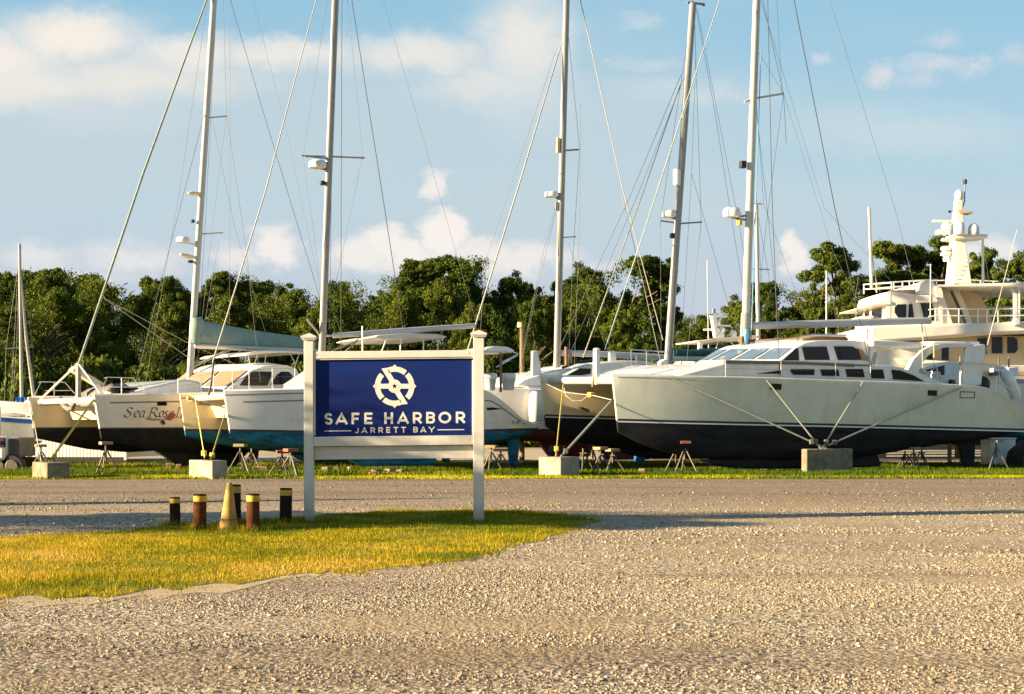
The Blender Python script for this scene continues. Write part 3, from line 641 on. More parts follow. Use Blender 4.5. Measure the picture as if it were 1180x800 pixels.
# ------------------------------------------------------------------ boat helpers
class Frame:
    def __init__(s, u, d, psi, roll=0.):
        s.O = Vector(((u-U0)/F*d, d, 0)); s.psi = R(psi); s.roll = R(roll)
        s.M = Matrix.Translation(s.O) @ Matrix.Rotation(s.psi, 4, 'Z') @ Matrix.Rotation(s.roll, 4, 'X')
        s.I = s.M.inverted(); s.c = s.I @ Vector((0,0,CAMZ))
    def p(s, u, v, t=0.):
        """the point of the local plane y=t seen at photo pixel (u, v)"""
        w = s.I @ PX(u, v, 10.); d = w-s.c; k = (t-s.c.y)/d.y; return s.c+d*k
    def xz(s, u, v, t=0.): q = s.p(u, v, t); return (q.x, q.z)
    def poly(s, L, t=0.): return [s.xz(u, v, t) for u, v in L]
    def thing(s, name, label, cat, group=None):
        o = thing(name, label, cat, s.O, 0, group); o.rotation_euler = (s.roll, 0, s.psi); o.rotation_euler = s.M.to_euler(); return o
    def ground(s, x, y): return -(s.M @ Vector((x, y, 0))).z
def interp(L):
    X = [a for a, _ in L]; Z = [c for _, c in L]
    return lambda x: float(np.interp(x, X, Z))
def sm(t): t = max(0, min(1, t)); return t*t*(3-2*t)
class Hull:
    """one hull lofted from side profiles (x aft from the bow, z up)"""
    def __init__(s, sheer, wl, bot, bmax, entry, yc=0., rake=.2, wlb=.82, tr=.85, bow=.05):
        s.s, s.w, s.b = interp(sheer), interp(wl), interp(bot); s.L = sheer[-1][0]; s.bm = bmax; s.e = entry; s.yc = yc; s.rake = rake; s.wlb = wlb; s.tr = tr; s.bow = bow
    def bs(s, x):
        f = 1-(1-min(1, x/s.e))**2.0; a = 1-(1-s.tr)*sm((x/s.L-.6)/.4); return s.bow+(s.bm-s.bow)*f*a
    def bw(s, x):
        f = 1-(1-min(1, x/(s.e*1.15)))**1.8; a = 1-(1-s.tr)*sm((x/s.L-.6)/.4); return s.bow*.9+(s.bm*s.wlb-s.bow*.9)*f*a
    def rx(s, x, z):
        zs, zb = s.s(x), s.b(x); return x+s.rake*max(0, 1-x/1.6)*max(0, min(1.1, (zs-z)/max(zs-zb,.1)))
    def side(s, x, z, off=0.):
        zs, zw = s.s(x), s.w(x); f = max(0, min(1, (zs-z)/max(zs-zw,.05))); return s.yc-(s.bs(x)+(s.bw(x)-s.bs(x))*f)-off
    def xs(s, n=44): return [s.L*(i/n)**1.25 for i in range(n+1)]
    def build(s, parent, mtop, mbot, mdeck, name='hull'):
        rows = []; rb = []
        for x in s.xs():
            zs, zw, zb = s.s(x), s.w(x), s.b(x); zw = min(zw, zs-.03); zb = min(zb, zw-.02); a, c = s.bs(x), s.bw(x)
            side = [(a+(c-a)*f, zs+(zw-zs)*f) for f in (0,.33,.66,1)]
            pts = [(-y, z) for y, z in side[::-1]]+[(-a+.05 if a > .1 else -a*.6, zs+.035), (0, zs+.06), (a-.05 if a > .1 else a*.6, zs+.035)]+side
            rows.append([(s.rx(x, z), s.yc+y, z) for y, z in pts])
            h = zw-zb; und = [(c, zw), (c*.96, zb+h*.62), (c*.78, zb+h*.26), (c*.42, zb+h*.06), (0, zb)]
            pb = [(-y, z) for y, z in und]+[(y, z) for y, z in und[-2::-1]]
            rb.append([(s.rx(x, z), s.yc+y, z) for y, z in pb])
        b = MB(); b.grid(rows, cap0=True, cap1=True); h = b.build(name, mtop, parent, smooth=40)
        b = MB(); b.grid(rb, cap0=True, cap1=True); b.build('bottom_paint', mbot, h, smooth=50)
        s.obj = h; return h
    def strip(s, name, fz0, fz1, mat, x0=0., x1=None, off=.006, sides=(-1,)):
        x1 = x1 or s.L*.995; b = MB()
        for sd in sides:
            rows = []
            for i in range(41):
                x = x0+(x1-x0)*i/40; r = []
                for z in (fz0(x), fz1(x)):
                    y = s.side(x, z, off); y = y if sd < 0 else 2*s.yc-y; r.append((s.rx(x, z), y, z))
                rows.append(r)
            b.grid(rows)
        return b.build(name, mat, s.obj, smooth=60, fix=False)
    def patch(s, b, pts, off=.01):      # flat patch wrapped on the near side; pts (x,z)
        b.add([(s.rx(x, z), s.side(x, z, off), z) for x, z in pts], [tuple(range(len(pts)))])
def keel(parent, yc, prof, w, mat, name='keel'):
    b = MB(); n = len(prof); rows = []
    for f, k in ((-1,0),(-.35,1),(.35,1),(1,0)): pass
    P = [(x, z) for x, z in prof]; cx = sum(x for x, _ in P)/n
    b.prism([(cx+(x-cx)*.9, z) for x, z in P], yc-w/2, yc+w/2)
    return b.build(name, mat, parent, bevel=min(w*.4,.08))
def spar(parent, p0, p1, r0, r1, mat, name='mast', n=12, flat=.75):
    b = MB(); b.tube([p0, p1], [r0*.80, r1*.80], n, flat=flat); return b.build(name, mat, parent, smooth=50)
def wire(parent, pts, r=.009, mat='wire', name='shroud'):
    b = MB(); b.tube(pts, r*.74, 5, cap=False); return b.build(name, M[mat], parent, smooth=80, fix=False)
def win(parent, poly, t, mat='glass', name='window', d=.03):
    b = MB(); b.prism(poly, t-d, t+.02); return b.build(name, M[mat], parent, smooth=0)
def slab(parent, name, poly, y0, y1, mat, bevel=0): 
    b = MB(); b.prism(poly, y0, y1); return b.build(name, mat, parent, bevel=bevel)
def tubes(parent, name, lines, r, mat, n=6):
    if name in ('bimini_frame','hardtop_post','support','rod_holder','blocks_prop','helm_top_frame','deck_rail','spreader','striker_leg','hardtop_frame'):
        for L in lines: b = MB(); b.tube(L, r, n); o = b.build(name, mat, parent, smooth=60, fix=False)
        return o
    b = MB()
    for L in lines: b.tube(L, r, n)
    return b.build(name, mat, parent, smooth=60, fix=False)
def radar(parent, c, r, h, mat=None, name='radar_dome'):
    b = MB(); b.lathe([(r*.55,-h*.5),(r*.95,-h*.42),(r,-.1*h),(r*.97,h*.25),(r*.7,h*.47),(0.02,h*.5)], c, 18); return b.build(name, mat or M['gel'], parent, smooth=50)
def dome(parent, c, r, h, mat=None, name='satellite_dome'):
    b = MB(); pr = [(r*.8,-h*.5),(r,-h*.42),(r,0)]+[(r*math.cos(R(a)), h*.5*math.sin(R(a))) for a in (20,40,60,78)]+[(.01,h*.5)]
    b.lathe(pr, c, 18); return b.build(name, mat or M['gel'], parent, smooth=50)

def mastline(fr, base, top, t, extend=None):
    p0 = fr.p(*base, t); p1 = fr.p(*top, t); d = (p1-p0).normalized()
    if extend: p1 = p0+d*extend
    return p0, p1, d

# ------------------------------------------------------------------ the large sage catamaran on the right
def lift(L, dz): return [(x, z+dz) for x, z in L]
def stanchions(fr, parent, L, t, wires=True, r=.014):
    P = []
    for u, v0, v1 in L:
        a, b_ = fr.p(u, v1, t), fr.p(u, v0, t); tubes(parent, 'stanchion', [[a, b_]], r, M['steel']); P.append((a, b_))
    if wires and len(P) > 1:
        for f in (.55, .97):
            wire(parent, [a.lerp(c, f) for a, c in P], .006, 'wire', 'lifeline')
fr = Frame(704, 43.3, 19, 1.6); big = fr; Bm = 6.35
boat = fr.thing('catamaran', 'large pale sage catamaran with black bottom and dark window strips, bow to the left', 'catamaran')
T = -.62
bx = lambda L: [(max(0, x), z) for x, z in fr.poly(L, T)]
sheer = fr.poly([(704,433)], 0)+bx([(760,433.5),(840,435),(900,436.7),(950,438.7),(1030,441),(1085,443.5),(1128,445.5),(1150,452),(1170,464),(1184,478),(1196,489)])
wl = fr.poly([(704,484.5)], 0)+bx([(800,487),(950,490),(1050,492.5),(1180,496),(1196,496.5)])
bot = fr.poly([(704,499)], 0)+bx([(740,511),(770,521),(810,529),(870,533),(960,531),(1020,526),(1060,519),(1100,513),(1135,509),(1180,500),(1196,497.5)])
sheer[0] = (0, sheer[0][1]); wl[0] = (0, wl[0][1]); bot[0] = (0, bot[0][1])
hulls = []
for yc in (0, Bm):
    H = Hull(sheer, wl, bot, .80, 6.6, yc, rake=.22, tr=.8); hulls.append(H)
    H.build(boat, M['gelgrey'] if yc == 0 else M['gelcreambounce'], M['foulblack'], None)  # far hull's warm bounce light is put into its colour
    H.strip('boot_stripe', lambda x: H.w(x)+.055, lambda x: H.w(x)-.01, M['stripe'], off=.006)
    H.strip('pinstripe', lambda x: H.w(x)-.015, lambda x: H.w(x)-.055, M['stripewhite'], off=.008)
    H.strip('rub_rail', lambda x: H.s(x)+.01, lambda x: H.s(x)-.035, M['gel'], off=.022)
    kp = [H.xz if False else q for q in bx([(800,531),(985,528),(1030,524),(1036,538),(1020,539.5),(925,541.5),(850,541.5),(822,538)])]
    keel(boat, yc, kp, .38, M['foulblack'])
    keel(boat, yc, bx([(1116,509),(1138,507),(1137,538),(1122,538)]), .12, M['foulblack'], 'rudder')
H0, H1 = hulls
# hull ports and locker outline
def port(H, L, name='portlight', mat='glass', frame=True):
    P = fr.poly(L, T)
    if frame:
        c = (sum(p[0] for p in P)/len(P), sum(p[1] for p in P)/len(P)); b = MB(); H.patch(b, [(c[0]+(x-c[0])*1.2, c[1]+(z-c[1])*1.35) for x, z in P], .012); b.build('port_frame', M['gelgrey'], H.obj, smooth=0, fix=False)
    b = MB(); H.patch(b, P, .018); return b.build(name, M[mat], H.obj, smooth=0, fix=False)
port(H0, [(886,442),(898,442.5),(898,449.5),(886,449)]); port(H0, [(1066,449.5),(1077,450),(1077,456.5),(1066,456)])
b = MB(); L = fr.poly([(1104.5,451.5),(1121.5,452),(1121.5,458.5),(1104.5,458.5)], T)
for i in range(4):
    a, c = L[i], L[(i+1) % 4]; b.tube([(a[0],H0.side(a[0],a[1],.005),a[1]),(c[0],H0.side(c[0],c[1],.005),c[1])], .014, 5)
b.build('locker_outline', M['stripe'], H0.obj)
# bridge deck and lower trunk
xf = fr.xz(775,433,T)[0]; zb = fr.xz(800,462,T)[1]
slab(boat, 'bridge_deck', [(xf+1.2,zb),(xf+11,zb-.1),(xf+11,H0.s(xf+10)-.1),(xf+.8,H0.s(xf)-.05)], .2, Bm-.2, M['gelcreambounce'])
TR = -.40
P = fr.poly([(777,432.5),(802,427),(836,418.3),(950,418.6),(985,420.3),(1025,421),(1050,427),(1075,437),(1092,443.5)], TR)
P += [(P[-1][0], P[-1][1]-.3), (P[0][0], P[0][1]-.3)]
slab(boat, 'cabin_trunk', P, TR, Bm-TR, M['gel'], .05)
for L in ([(872,430.8),(899,427),(899,430.8)], [(911,425.6),(938,425.6),(938,432.3),(914,431.9),(911,429)], [(945,425.8),(965.5,425.8),(967,433.4),(947,433.2)],
          [(974,425.4),(994,425.4),(996,434.8),(976,434.4)], [(1003,425.8),(1017,426),(1019,436.4),(1004,436)], [(1027,426.3),(1037,427),(1052,432.5),(1064,439.4),(1029,437.2)]):
    win(boat, fr.poly(L, TR), TR)
a, c = fr.p(834,416.8,TR-.02), fr.p(984,421,TR-.02)
b = MB(); b.tube([a, fr.p(920,418,TR-.02), c], .055, 8); b.tube([fr.p(980,420.8,TR-.02), fr.p(1004,421,TR-.02)], .03, 8); b.build('grab_rail', M['grey'], boat, smooth=50)
# pilothouse with wrapped windscreen
tn, tf = .45, Bm-.45
zb0 = fr.p(899,418,tn).z-.05; z0 = fr.p(899,416,tn).z; xb0 = fr.p(899,416,tn).x; q = fr.p(919,400,tn); xt0, zt0 = q.x, q.z; zr = fr.p(960,392.5,tn).z
xa = fr.p(1003,400,tn).x
rows = []; ts = [0,.06,.2,.35,.5,.65,.8,.94,1]
blg = lambda f: 1.25*(1-(2*f-1)**2)
for f in ts:
    y = tn+(tf-tn)*f; bl = blg(f); cr = .12*(1-(2*f-1)**2)
    rows.append([(xa,y,zb0),(xb0-bl,y,zb0),(xb0-bl,y,z0),(xt0-bl*.75,y,zt0),(xt0-bl*.7+.30,y,zt0+.13),(xt0+.75,y,zr-.03+cr),(xt0+1.8,y,zr+cr),(xa,y,zr-.02+cr)])
b = MB(); b.grid(rows, close=True, cap0=True, cap1=True); b.build('pilothouse', M['gel'], boat, smooth=28)
def front(f, h, off=.02):
    y = tn+(tf-tn)*f; bl = blg(f); xb, xt = xb0-bl, xt0-bl*.75
    return Vector((xb+(xt-xb)*h-off*.7, y, z0+(zt0-z0)*h+off*.7))
for f0, f1 in ((.02,.13),(.15,.27),(.30,.48),(.52,.70),(.73,.85),(.87,.98)):
    b = MB(); pts = [[front(f0+(f1-f0)*i/3, h) for h in (.10,.92)] for i in range(4)]; b.grid(pts); b.build('windscreen_pane', M['glassb'], boat, smooth=0, fix=False)
for L in ([(902,415.6),(916.5,401.5),(919.5,401.5),(920.5,415.6)], [(924,400),(952,399.5),(956,415),(927.5,415)], [(960.5,399.2),(982,399.4),(989,404),(992,415),(965.5,415)]):
    win(boat, fr.poly(L, tn), tn)
win(boat, fr.poly([(987.5,401),(994,404),(1001.5,416),(993.5,415.4)], tn), tn, 'tan', 'warm_reflection_window')  # tan pane imitates an orange reflection in the glass
xe = fr.p(1062,394,.2).x
slab(boat, 'hardtop', [(xa-.1,zr-.17),(xe,zr-.20),(xe+.1,zr-.09),(xe-.05,zr+.0),(xa-.1,zr+.05)], .15, Bm-.15, M['gel'], .04)
slab(boat, 'roof_bracket', fr.poly([(1001,396),(1030,397.2),(1016,400),(1007,407),(1003,417),(1000,417)], tn), tn, tn+.12, M['gel'])
slab(boat, 'roof_hatch', fr.poly([(921,390.5),(937,387.5),(972,388),(976,392.2),(921,393.4)], 1.4), 1.2, Bm-1.2, M['brown'], .05)
b = MB(); b.tube([fr.p(918,393,1.), fr.p(922,388.3,1.), fr.p(936,386,1.), fr.p(975,386.5,1.)], .035, 6); b.build('roof_rail', M['steel'], boat)
# aft arch and curved support
for y in (-.1, Bm-.1):
    yy = (y, y+.22)
    slab(boat, 'arch_leg', fr.poly([(1114,399),(1135,396.5),(1136,400),(1131,444),(1108,444)], -.1), *yy, M['gel'], .03)
    slab(boat, 'curved_strut', fr.poly([(1046,427),(1053,414),(1062,404.5),(1074,398.5),(1088,396),(1118,396.5),(1118,400),(1090,400.2),(1078,403.5),(1069,410.5),(1062,420),(1057,431)], -.1), *yy, M['gel'])
xg = [fr.xz(u, 395, -.1) for u in (1080,1134)]
slab(boat, 'arch_top', [(xg[0][0],xg[0][1]-.09),(xg[1][0],xg[1][1]-.09),(xg[1][0],xg[1][1]+.05),(xg[0][0],xg[0][1]+.05)], .12, Bm-.12, M['gel'], .03)
# cockpit coaming, aft deck, steps
slab(boat, 'cockpit', fr.poly([(1003,420),(1045,424),(1080,437),(1098,444),(1098,462),(1003,450)], .6), .6, Bm-.6, M['gel'], .05)
slab(boat, 'helm_seat', fr.poly([(1062,429),(1080,428),(1083,441),(1060,441)], 2.2), 2.0, 3.2, M['gel'], .06)
# crossbeam, striker post, trampoline
z_ = fr.p(660,437,Bm/2).z
b = MB(); b.tube([(.35,.0,H0.s(0)-.14),(.35,Bm,H1.s(0)-.14)], .125, 14); b.build('crossbeam', M['aluwhite'], boat, smooth=50)
xs_ = fr.p(690,440,Bm*.30)
slab(boat, 'bow_plate', [(.2,xs_.z-.1),(.34,xs_.z-.1),(.34,fr.p(690,402,Bm*.3).z),(.26,fr.p(690,401,Bm*.3).z),(.2,fr.p(690,402,Bm*.3).z)], Bm*.3-.14, Bm*.3+.14, M['gel'], .02)
b = MB(); P0 = fr.p(690,403,Bm*.3); b.tube([P0, fr.p(683,446,Bm*.3)+Vector((.0,0,0)), ], .05, 6); b.build('striker_strut', M['brown'], boat)
b = MB(); rows = [[(xx, y, H0.s(0)-.12-.05*math.sin(math.pi*i/8)) for xx in (.45,xf+.9)] for i, y in enumerate(np.linspace(.5,Bm-.5,9))]; b.grid(rows); b.build('trampoline', M['black'], boat)
wire(boat, [fr.p(624,440,Bm-.1), fr.p(650,452,Bm*.6), fr.p(684,456,Bm*.32), fr.p(705,461,.0)], .022, 'ropew', 'bow_bridle')
wire(boat, [fr.p(650,447,Bm*.55), fr.p(652,456,Bm*.5), fr.p(660,462,Bm*.45), fr.p(670,462,Bm*.42), fr.p(679,455,Bm*.38)], .02, 'ropew', 'rope_coil')
b = MB(); q = fr.p(682,455,Bm*.36); b.box(q, (.22,.3,.16)); b.build('anchor_roller', M['orange'], boat, bevel=.02)
b = MB(); q = fr.p(668,469,Bm-.75); b.tube([q, q+Vector((.05,-.12,-.05)), q+Vector((.3,-.14,-.14))], .05, 7); b.build('bow_eye', M['brown'], boat)
# mast and rig
t = Bm/2
p0, p1, d = mastline(fr, (858,412), (872,0), t, 19.5)
spar(boat, p0-d*.4, p1, .185, .15, M['aluwhite'])
spar(boat, p0+d*.1, p0+d*1.5, .24, .22, M['furl'], 'mast_boot')
b = MB(); b.tube([fr.p(855.5,398,t)-Vector((0,.22,0)), fr.p(856,388,t)-Vector((0,.22,0)), fr.p(857,380,t)-Vector((0,.2,0))], [.06,.11,.05], 7); b.build('rope_bag', M['ropeb'], boat)
def onmast(v, t=t):      # centre of the mast at image height v
    z = fr.p(860, v, t).z; return p0+d*((z-p0.z)/d.z)
a = onmast(113); sp_ = fr.p(903,108,t)
tubes(boat, 'spreader', [[a, sp_]], .035, M['aluwhite']); tubes(boat, 'spreader', [[a, a+(a-sp_)*.55+Vector((.3,0,0))]], .035, M['aluwhite'])
c = fr.p(843.5,245,t); radar(boat, c, .31, .34); tubes(boat, 'radar_bracket', [[c+Vector((0,0,-.17)), onmast(254)], [c+Vector((.1,0,-.15)), onmast(248)]], .035, M['grey'])
b = MB(); b.box(fr.p(852,256,t), (.12,.2,.22)); b.build('deck_light', M['orange'], boat, bevel=.02)
b = MB(); b.box(fr.p(859,190,t)-Vector((.1,0,0)), (.2,.2,.24)); b.build('steaming_light', M['black'], boat, bevel=.02)
bo0, bo1 = fr.p(868,375.5,t), fr.p(1072,369.5,t)
b = MB(); b.tube([bo0, bo0.lerp(bo1,.5), bo1], [.12,.135,.12], 10, flat=.8); b.build('boom', M['boomgrey'], boat, smooth=60)
tubes(boat, 'boom_gooseneck', [[p0+(bo0-p0)*Vector((0,0,1)).dot(Vector((0,0,1)))*1.0 if False else onmast(375.5), bo0]], .05, M['steel'])
wire(boat, [fr.p(1062,371,t), fr.p(1064,394,t), fr.p(1062,432,t)], .03, 'strapk', 'mainsheet')
wire(boat, [fr.p(833,0,t-.3), fr.p(765,200,t-.3), fr.p(697,403,t)], .012, 'ropeb', 'halyard')
b = MB(); b.tube([fr.p(830,-2,t), fr.p(764,200,t), fr.p(700,395,t)], [.016,.022,.025], 6); b.build('furled_headsail', M['furl'], boat, smooth=60)
for nm, mt, r, L in (('shroud','wiredark',.017,[(884.5,-5,0),(890,240,0),(895,360,0),(899,437,-.5)]), ('backstay','wiredark',.02,[(914,-5,-.2),(962,240,-.2),(1003,425,-.4)]),
      ('backstay','wire',.011,[(953,-10,t),(1031,240,t),(1082,443,t)]), ('halyard','ropew',.012,[(878,-5,t),(892,60,t),(903,108,t),(906,165,t-.1)]), ('halyard','ropew',.008,[(895,-5,t),(901,110,t)]),
      ('shroud','wire',.009,[(876,0,t),(870,113,t),(884,240,t),(893,330,t),(905,430,Bm)]), ('shroud','wire',.008,[(903,108,t),(884,250,t),(868,395,t)]), ('lazy_jack','wire',.007,[(872,120,t),(880,235,t),(930,372,t)]),
      ('lazy_jack','wire',.007,[(874,60,t),(903,108,t),(960,290,t),(1000,370,t)]), ('topping_lift','wire',.008,[(875,-5,t),(950,240,t),(1068,369,t)])):
    wire(boat, [fr.p(u, v, tt) for u, v, tt in L], r, mt, nm)
tubes(boat, 'mast_rope', [[onmast(300)+Vector((-.16,-.12,0)), onmast(392)+Vector((-.2,-.14,0))], [onmast(60)+Vector((.14,-.16,0)), onmast(390)+Vector((.12,-.2,0))]], .018, M['ropeb'])
tubes(boat, 'mast_winch', [[onmast(393)+Vector((-.3,-.1,0)), onmast(393)+Vector((.3,-.1,0))], [onmast(398)+Vector((-.24,-.2,0)), onmast(388)+Vector((-.24,-.2,0))]], .06, M['brown'])
stanchions(fr, boat, [(836,414.5,437),(900,417,438),(963,418,440),(1003,421,441)], -.55)
tubes(boat, 'boarding_gate', [[fr.p(1072,445,-.3), fr.p(1074,426,-.3), fr.p(1080,423.5,-.3), fr.p(1080.5,443,-.3)]], .018, M['steel'])
tubes(boat, 'boarding_gate', [[fr.p(1106,444,-.3), fr.p(1107,424,-.3), fr.p(1116,418,-.3), fr.p(1140,420,-.3), fr.p(1151,428,-.3), fr.p(1150.5,452,-.3)], [fr.p(1151,440,-.3), fr.p(1168,451,-.4)]], .02, M['steel'])
wire(boat, [fr.p(1063,394,0), fr.p(1063,425,-.3)], .02, 'strapk', 'cockpit_lashing'); wire(boat, [fr.p(1076,396,-.2), fr.p(1076.5,412,-.2)], .03, 'strapy', 'cockpit_lashing')
b = MB(); b.box(fr.p(1097,441,.2), (.16,.2,.2)); b.build('stern_light', M['black'], boat, bevel=.02)
tubes(boat, 'fishing_antenna', [[fr.p(1127,440,.3), fr.p(1172,265,.3)]], [.022,.012], M['aluwhite'])
for k_, (u0, v0, u1, v1) in enumerate(((800,428,818,424),(812,431,838,427))):
    slab(boat, 'deck_hatch', fr.poly([(u0,v0),(u1,v1),(u1,v1+1.6),(u0,v0+1.6)], 1+k_), 1+k_, 1.7+k_, M['grey'])
BIG_HULL = H0

# the dinghy slung behind its stern
dg = thing('dinghy', 'grey and white inflatable dinghy tipped up behind the sage catamaran stern', 'dinghy', fr.M @ fr.p(1150,444,1.2), R(19))
q0 = fr.M @ fr.p(1150,444,1.2)
def dl(u, v, t): 
    w = fr.M @ fr.p(u, v, t)-q0; c, s = math.cos(-R(19)), math.sin(-R(19)); return Vector((w.x*c-w.y*s, w.x*s+w.y*c, w.z))
b = MB(); A = [dl(*q) for q in ((1170,458,.8),(1167,446,.75),(1160,433,.8),(1151,427.5,1.3),(1160,433,1.9),(1167,446,2.1),(1171,458,2.1))]
b.tube(smooth_pts(A), .19, 10); b.build('tube', M['gel'], dg, smooth=60)
b = MB(); b.grid([[dl(1129,430,y), dl(1150,431,y), dl(1164,457,y)] for y in (.8,1.3,1.9)]); b.grid([[dl(1130,430,.8), dl(1150,430,.8)],[dl(1133,456,.8), dl(1166,458,.8)]]); b.build('floor', M['gel'], dg)
b = MB(); b.tube([dl(1133,449,.6), dl(1133,444,.6), dl(1133,438,.6), dl(1134,434.5,.6)], [.2,.23,.22,.1], 9); b.tube([dl(1133,449,.6), dl(1134,462,.6)], [.09,.06], 7); b.build('outboard_motor', M['black'], dg, smooth=60)
b = MB(); q = dl(1147,431,.6); b.lathe([(.14,-.06),(.2,-.06),(.2,.06),(.14,.06)], q, 12); b.build('spare_line_coil', M['greycloth'], dg)

# ------------------------------------------------------------------ blue-bottomed catamaran behind the sign
fr = Frame(258, 43.0, 27); mid = fr; Bm = 5.45; T = -.6
boat = fr.thing('catamaran', 'white catamaran with worn blue bottom, standing right behind the sign', 'catamaran')
fp = lambda L: [(max(0,x), z) for x, z in fr.poly(L, T)]
def prof0(p, L): q = fr.poly([p], 0); return [(0, q[0][1])]+[c for c in fp(L) if c[0] > .15]
sheer = prof0((258,451), [(300,449.8),(350,448.8),(450,448),(540,449),(557,450.5),(566,455),(580,464.5),(594,477),(606,488),(622,490)])
wl = prof0((260,496.5), [(350,498),(450,498.5),(560,496.5),(622,495)])
bot = prof0((262,504.5), [(300,513),(350,521),(420,528),(500,526),(560,516),(600,506),(622,497)])
hl = []
for yc in (0, Bm):
    H = Hull(sheer, wl, bot, .78, 4., yc, rake=.2, tr=.9, bow=.055); hl.append(H)
    H.build(boat, M['gel'] if yc == 0 else M['gelcreambounce'], M['foulblue'], None)
    H.strip('boot_stripe', lambda x: H.w(x)+.05, lambda x: H.w(x)-.02, M['stripe'])
    H.strip('upper_stripe', lambda x: H.s(x)-.10, lambda x: H.s(x)-.135, M['stripegrey'], x1=H.L*.78)
    H.strip('lower_stripe', lambda x: H.s(x)-.32, lambda x: H.s(x)-.36, M['stripegrey'], x0=.5, x1=H.L*.78)
    H.strip('chine', lambda x: H.w(x)+.47-.02*x, lambda x: H.w(x)+.43-.02*x, M['gel'], x0=.1, off=.015)
    keel(boat, yc, fp([(395,527),(520,522),(512,537),(420,538)]), .34, M['foulblue'])
    keel(boat, yc, fp([(592,503),(610,500),(606,538),(596,538)]), .13, M['foulblue'], 'rudder')
Hm = hl[0]
def hport(H, fr_, L, name, mat, T_, off=.016):
    b = MB(); H.patch(b, fr_.poly(L, T_), off); return b.build(name, M[mat], H.obj, smooth=0, fix=False)
hport(Hm, fr, [(559,470),(566,469.5),(578,471.5),(566,472.6),(560,473)], 'portlight', 'glass', T)
b = MB(); L = [(557,461.5),(565,462.5),(573,467),(588,478),(604,489)]
b.tube([(lambda q: (q[0], Hm.side(q[0], q[1], .0), q[1]))(fr.xz(u, v, T)) for u, v in L], .022, 6); b.build('styling_line', M['stripegrey'], Hm.obj)
b = MB()
for u in (590.5, 596): q = fr.xz(u, 486.5, T); b.box((q[0], Hm.side(*q)-.0, q[1]), (.09,.03,.09))
b.build('exhaust_outlet', M['brown'], Hm.obj)
slab(boat, 'swim_step', fr.poly([(585,488.5),(623,490.3),(625,493.6),(585,494)], -.55), -.62, .5, M['gelcreambounce'], .02)
x0 = fr.xz(330,446,T)[0]
slab(boat, 'bridge_deck', [(x0-.6,1.75),(x0+6,1.7),(x0+6,Hm.s(5)-.05),(x0-1.,Hm.s(1)-.03)], .2, Bm-.2, M['gelcreambounce'])
tB = Bm-.45
cq = [fr.xz(326,444.5,tB), fr.xz(350,428.5,tB), fr.xz(368,417,tB)]
cr_ = fr.poly([(455,414),(478,417),(496,432),(506,450)], .35)
slab(boat, 'cabin', [(cq[0][0],2.3),cq[0],cq[1],cq[2],(cq[2][0]+.7,cr_[0][1]-.05)]+cr_+[(cr_[-1][0],2.3)], .45, tB, M['gel'], .08)
slab(boat, 'windscreen_cover', [(cq[0][0]-.05,cq[0][1]+.02),(cq[2][0]-.05,cq[2][1]+.02),(cq[2][0]+.06,cq[2][1]-.02),(cq[0][0]+.06,cq[0][1]-.02)], .6, tB-.15, M['beigecloth'], .0)
slab(boat, 'bimini', fr.poly([(431,388.5),(437,386),(470,384),(505,385),(516,388),(512,390),(440,391)], .9), .9, Bm-.9, M['bimini'], .03)
tubes(boat, 'bimini_frame', [[fr.p(446,389,y), fr.p(438,410,y)] for y in (1,Bm-1)]+[[fr.p(462,389,y), fr.p(461,410,y)] for y in (1,Bm-1)]+[[fr.p(488,389,1), fr.p(488,412,1)],[fr.p(505,389,1), fr.p(504,412,1)]], .022, M['gel'])
slab(boat, 'helm_top', fr.poly([(556,404.5),(561,400.5),(572,398.5),(585,399.5),(594,404),(590,406.5),(560,406.5)], 1.4), 1.4, 3.4, M['gel'], .05)
tubes(boat, 'helm_top_post', [[fr.p(577,405,1.5), fr.p(577,452,1.5)]], .05, M['brown'])
tubes(boat, 'helm_top_frame', [[fr.p(597,408,1.5), fr.p(577,418,1.5)], [fr.p(597,408,1.5), fr.p(585,404,1.5)], [fr.p(597,409,3.2), fr.p(572,423,3.2)]], .025, M['steel'])
for u in (564, 586):
    b = MB(); q = fr.p(u, 440, 2.4); b.lathe([(.20,-.3),(.24,.08),(.26,.1),(.26,.27),(.2,.3)], q, 14); b.build('cockpit_seat', M['gel'], boat, smooth=40)
tubes(boat, 'stern_rail', [[fr.p(548,449,-.3), fr.p(549,434,-.3), fr.p(572,436,-.3)], [fr.p(560,450,-.3), fr.p(560,435,-.3)]], .016, M['steel'])
b = MB(); b.tube([(.35,0,Hm.s(0)-.13),(.35,Bm,Hm.s(0)-.13)], .105, 12); b.build('crossbeam', M['gelcreambounce'], boat, smooth=50)
wire(boat, [fr.p(214,458,Bm-.3), fr.p(230,464,Bm*.6), fr.p(256,467,.1)], .035, 'wiredark', 'bow_bridle')
b = MB(); q = fr.p(218,459,Bm*.85); b.box(q, (.15,.22,.14)); b.build('anchor_roller', M['orange'], boat, bevel=.02)
b = MB(); rows = [[(xx, y, Hm.s(0)-.12-.05*math.sin(math.pi*i/8)) for xx in (.45,x0-.8)] for i, y in enumerate(np.linspace(.5,Bm-.5,9))]; b.grid(rows); b.build('trampoline', M['black'], boat)
t = Bm/2
p0, p1, d = mastline(fr, (371,408), (386.5,0), t, 17)
spar(boat, p0-d*.6, p1, .155, .15, M['alu'])
def onm(v, p0=p0, d=d, fr=fr, t=t): z = fr.p(380, v, t).z; return p0+d*((z-p0.z)/d.z)
a = onm(180.5); tubes(boat, 'spreader', [[a, fr.p(420,182,t)]], .03, M['alu']); tubes(boat, 'spreader', [[a, fr.p(347,179.5,t)],[onm(183), fr.p(352,180.5,t)]], .025, M['alu'])
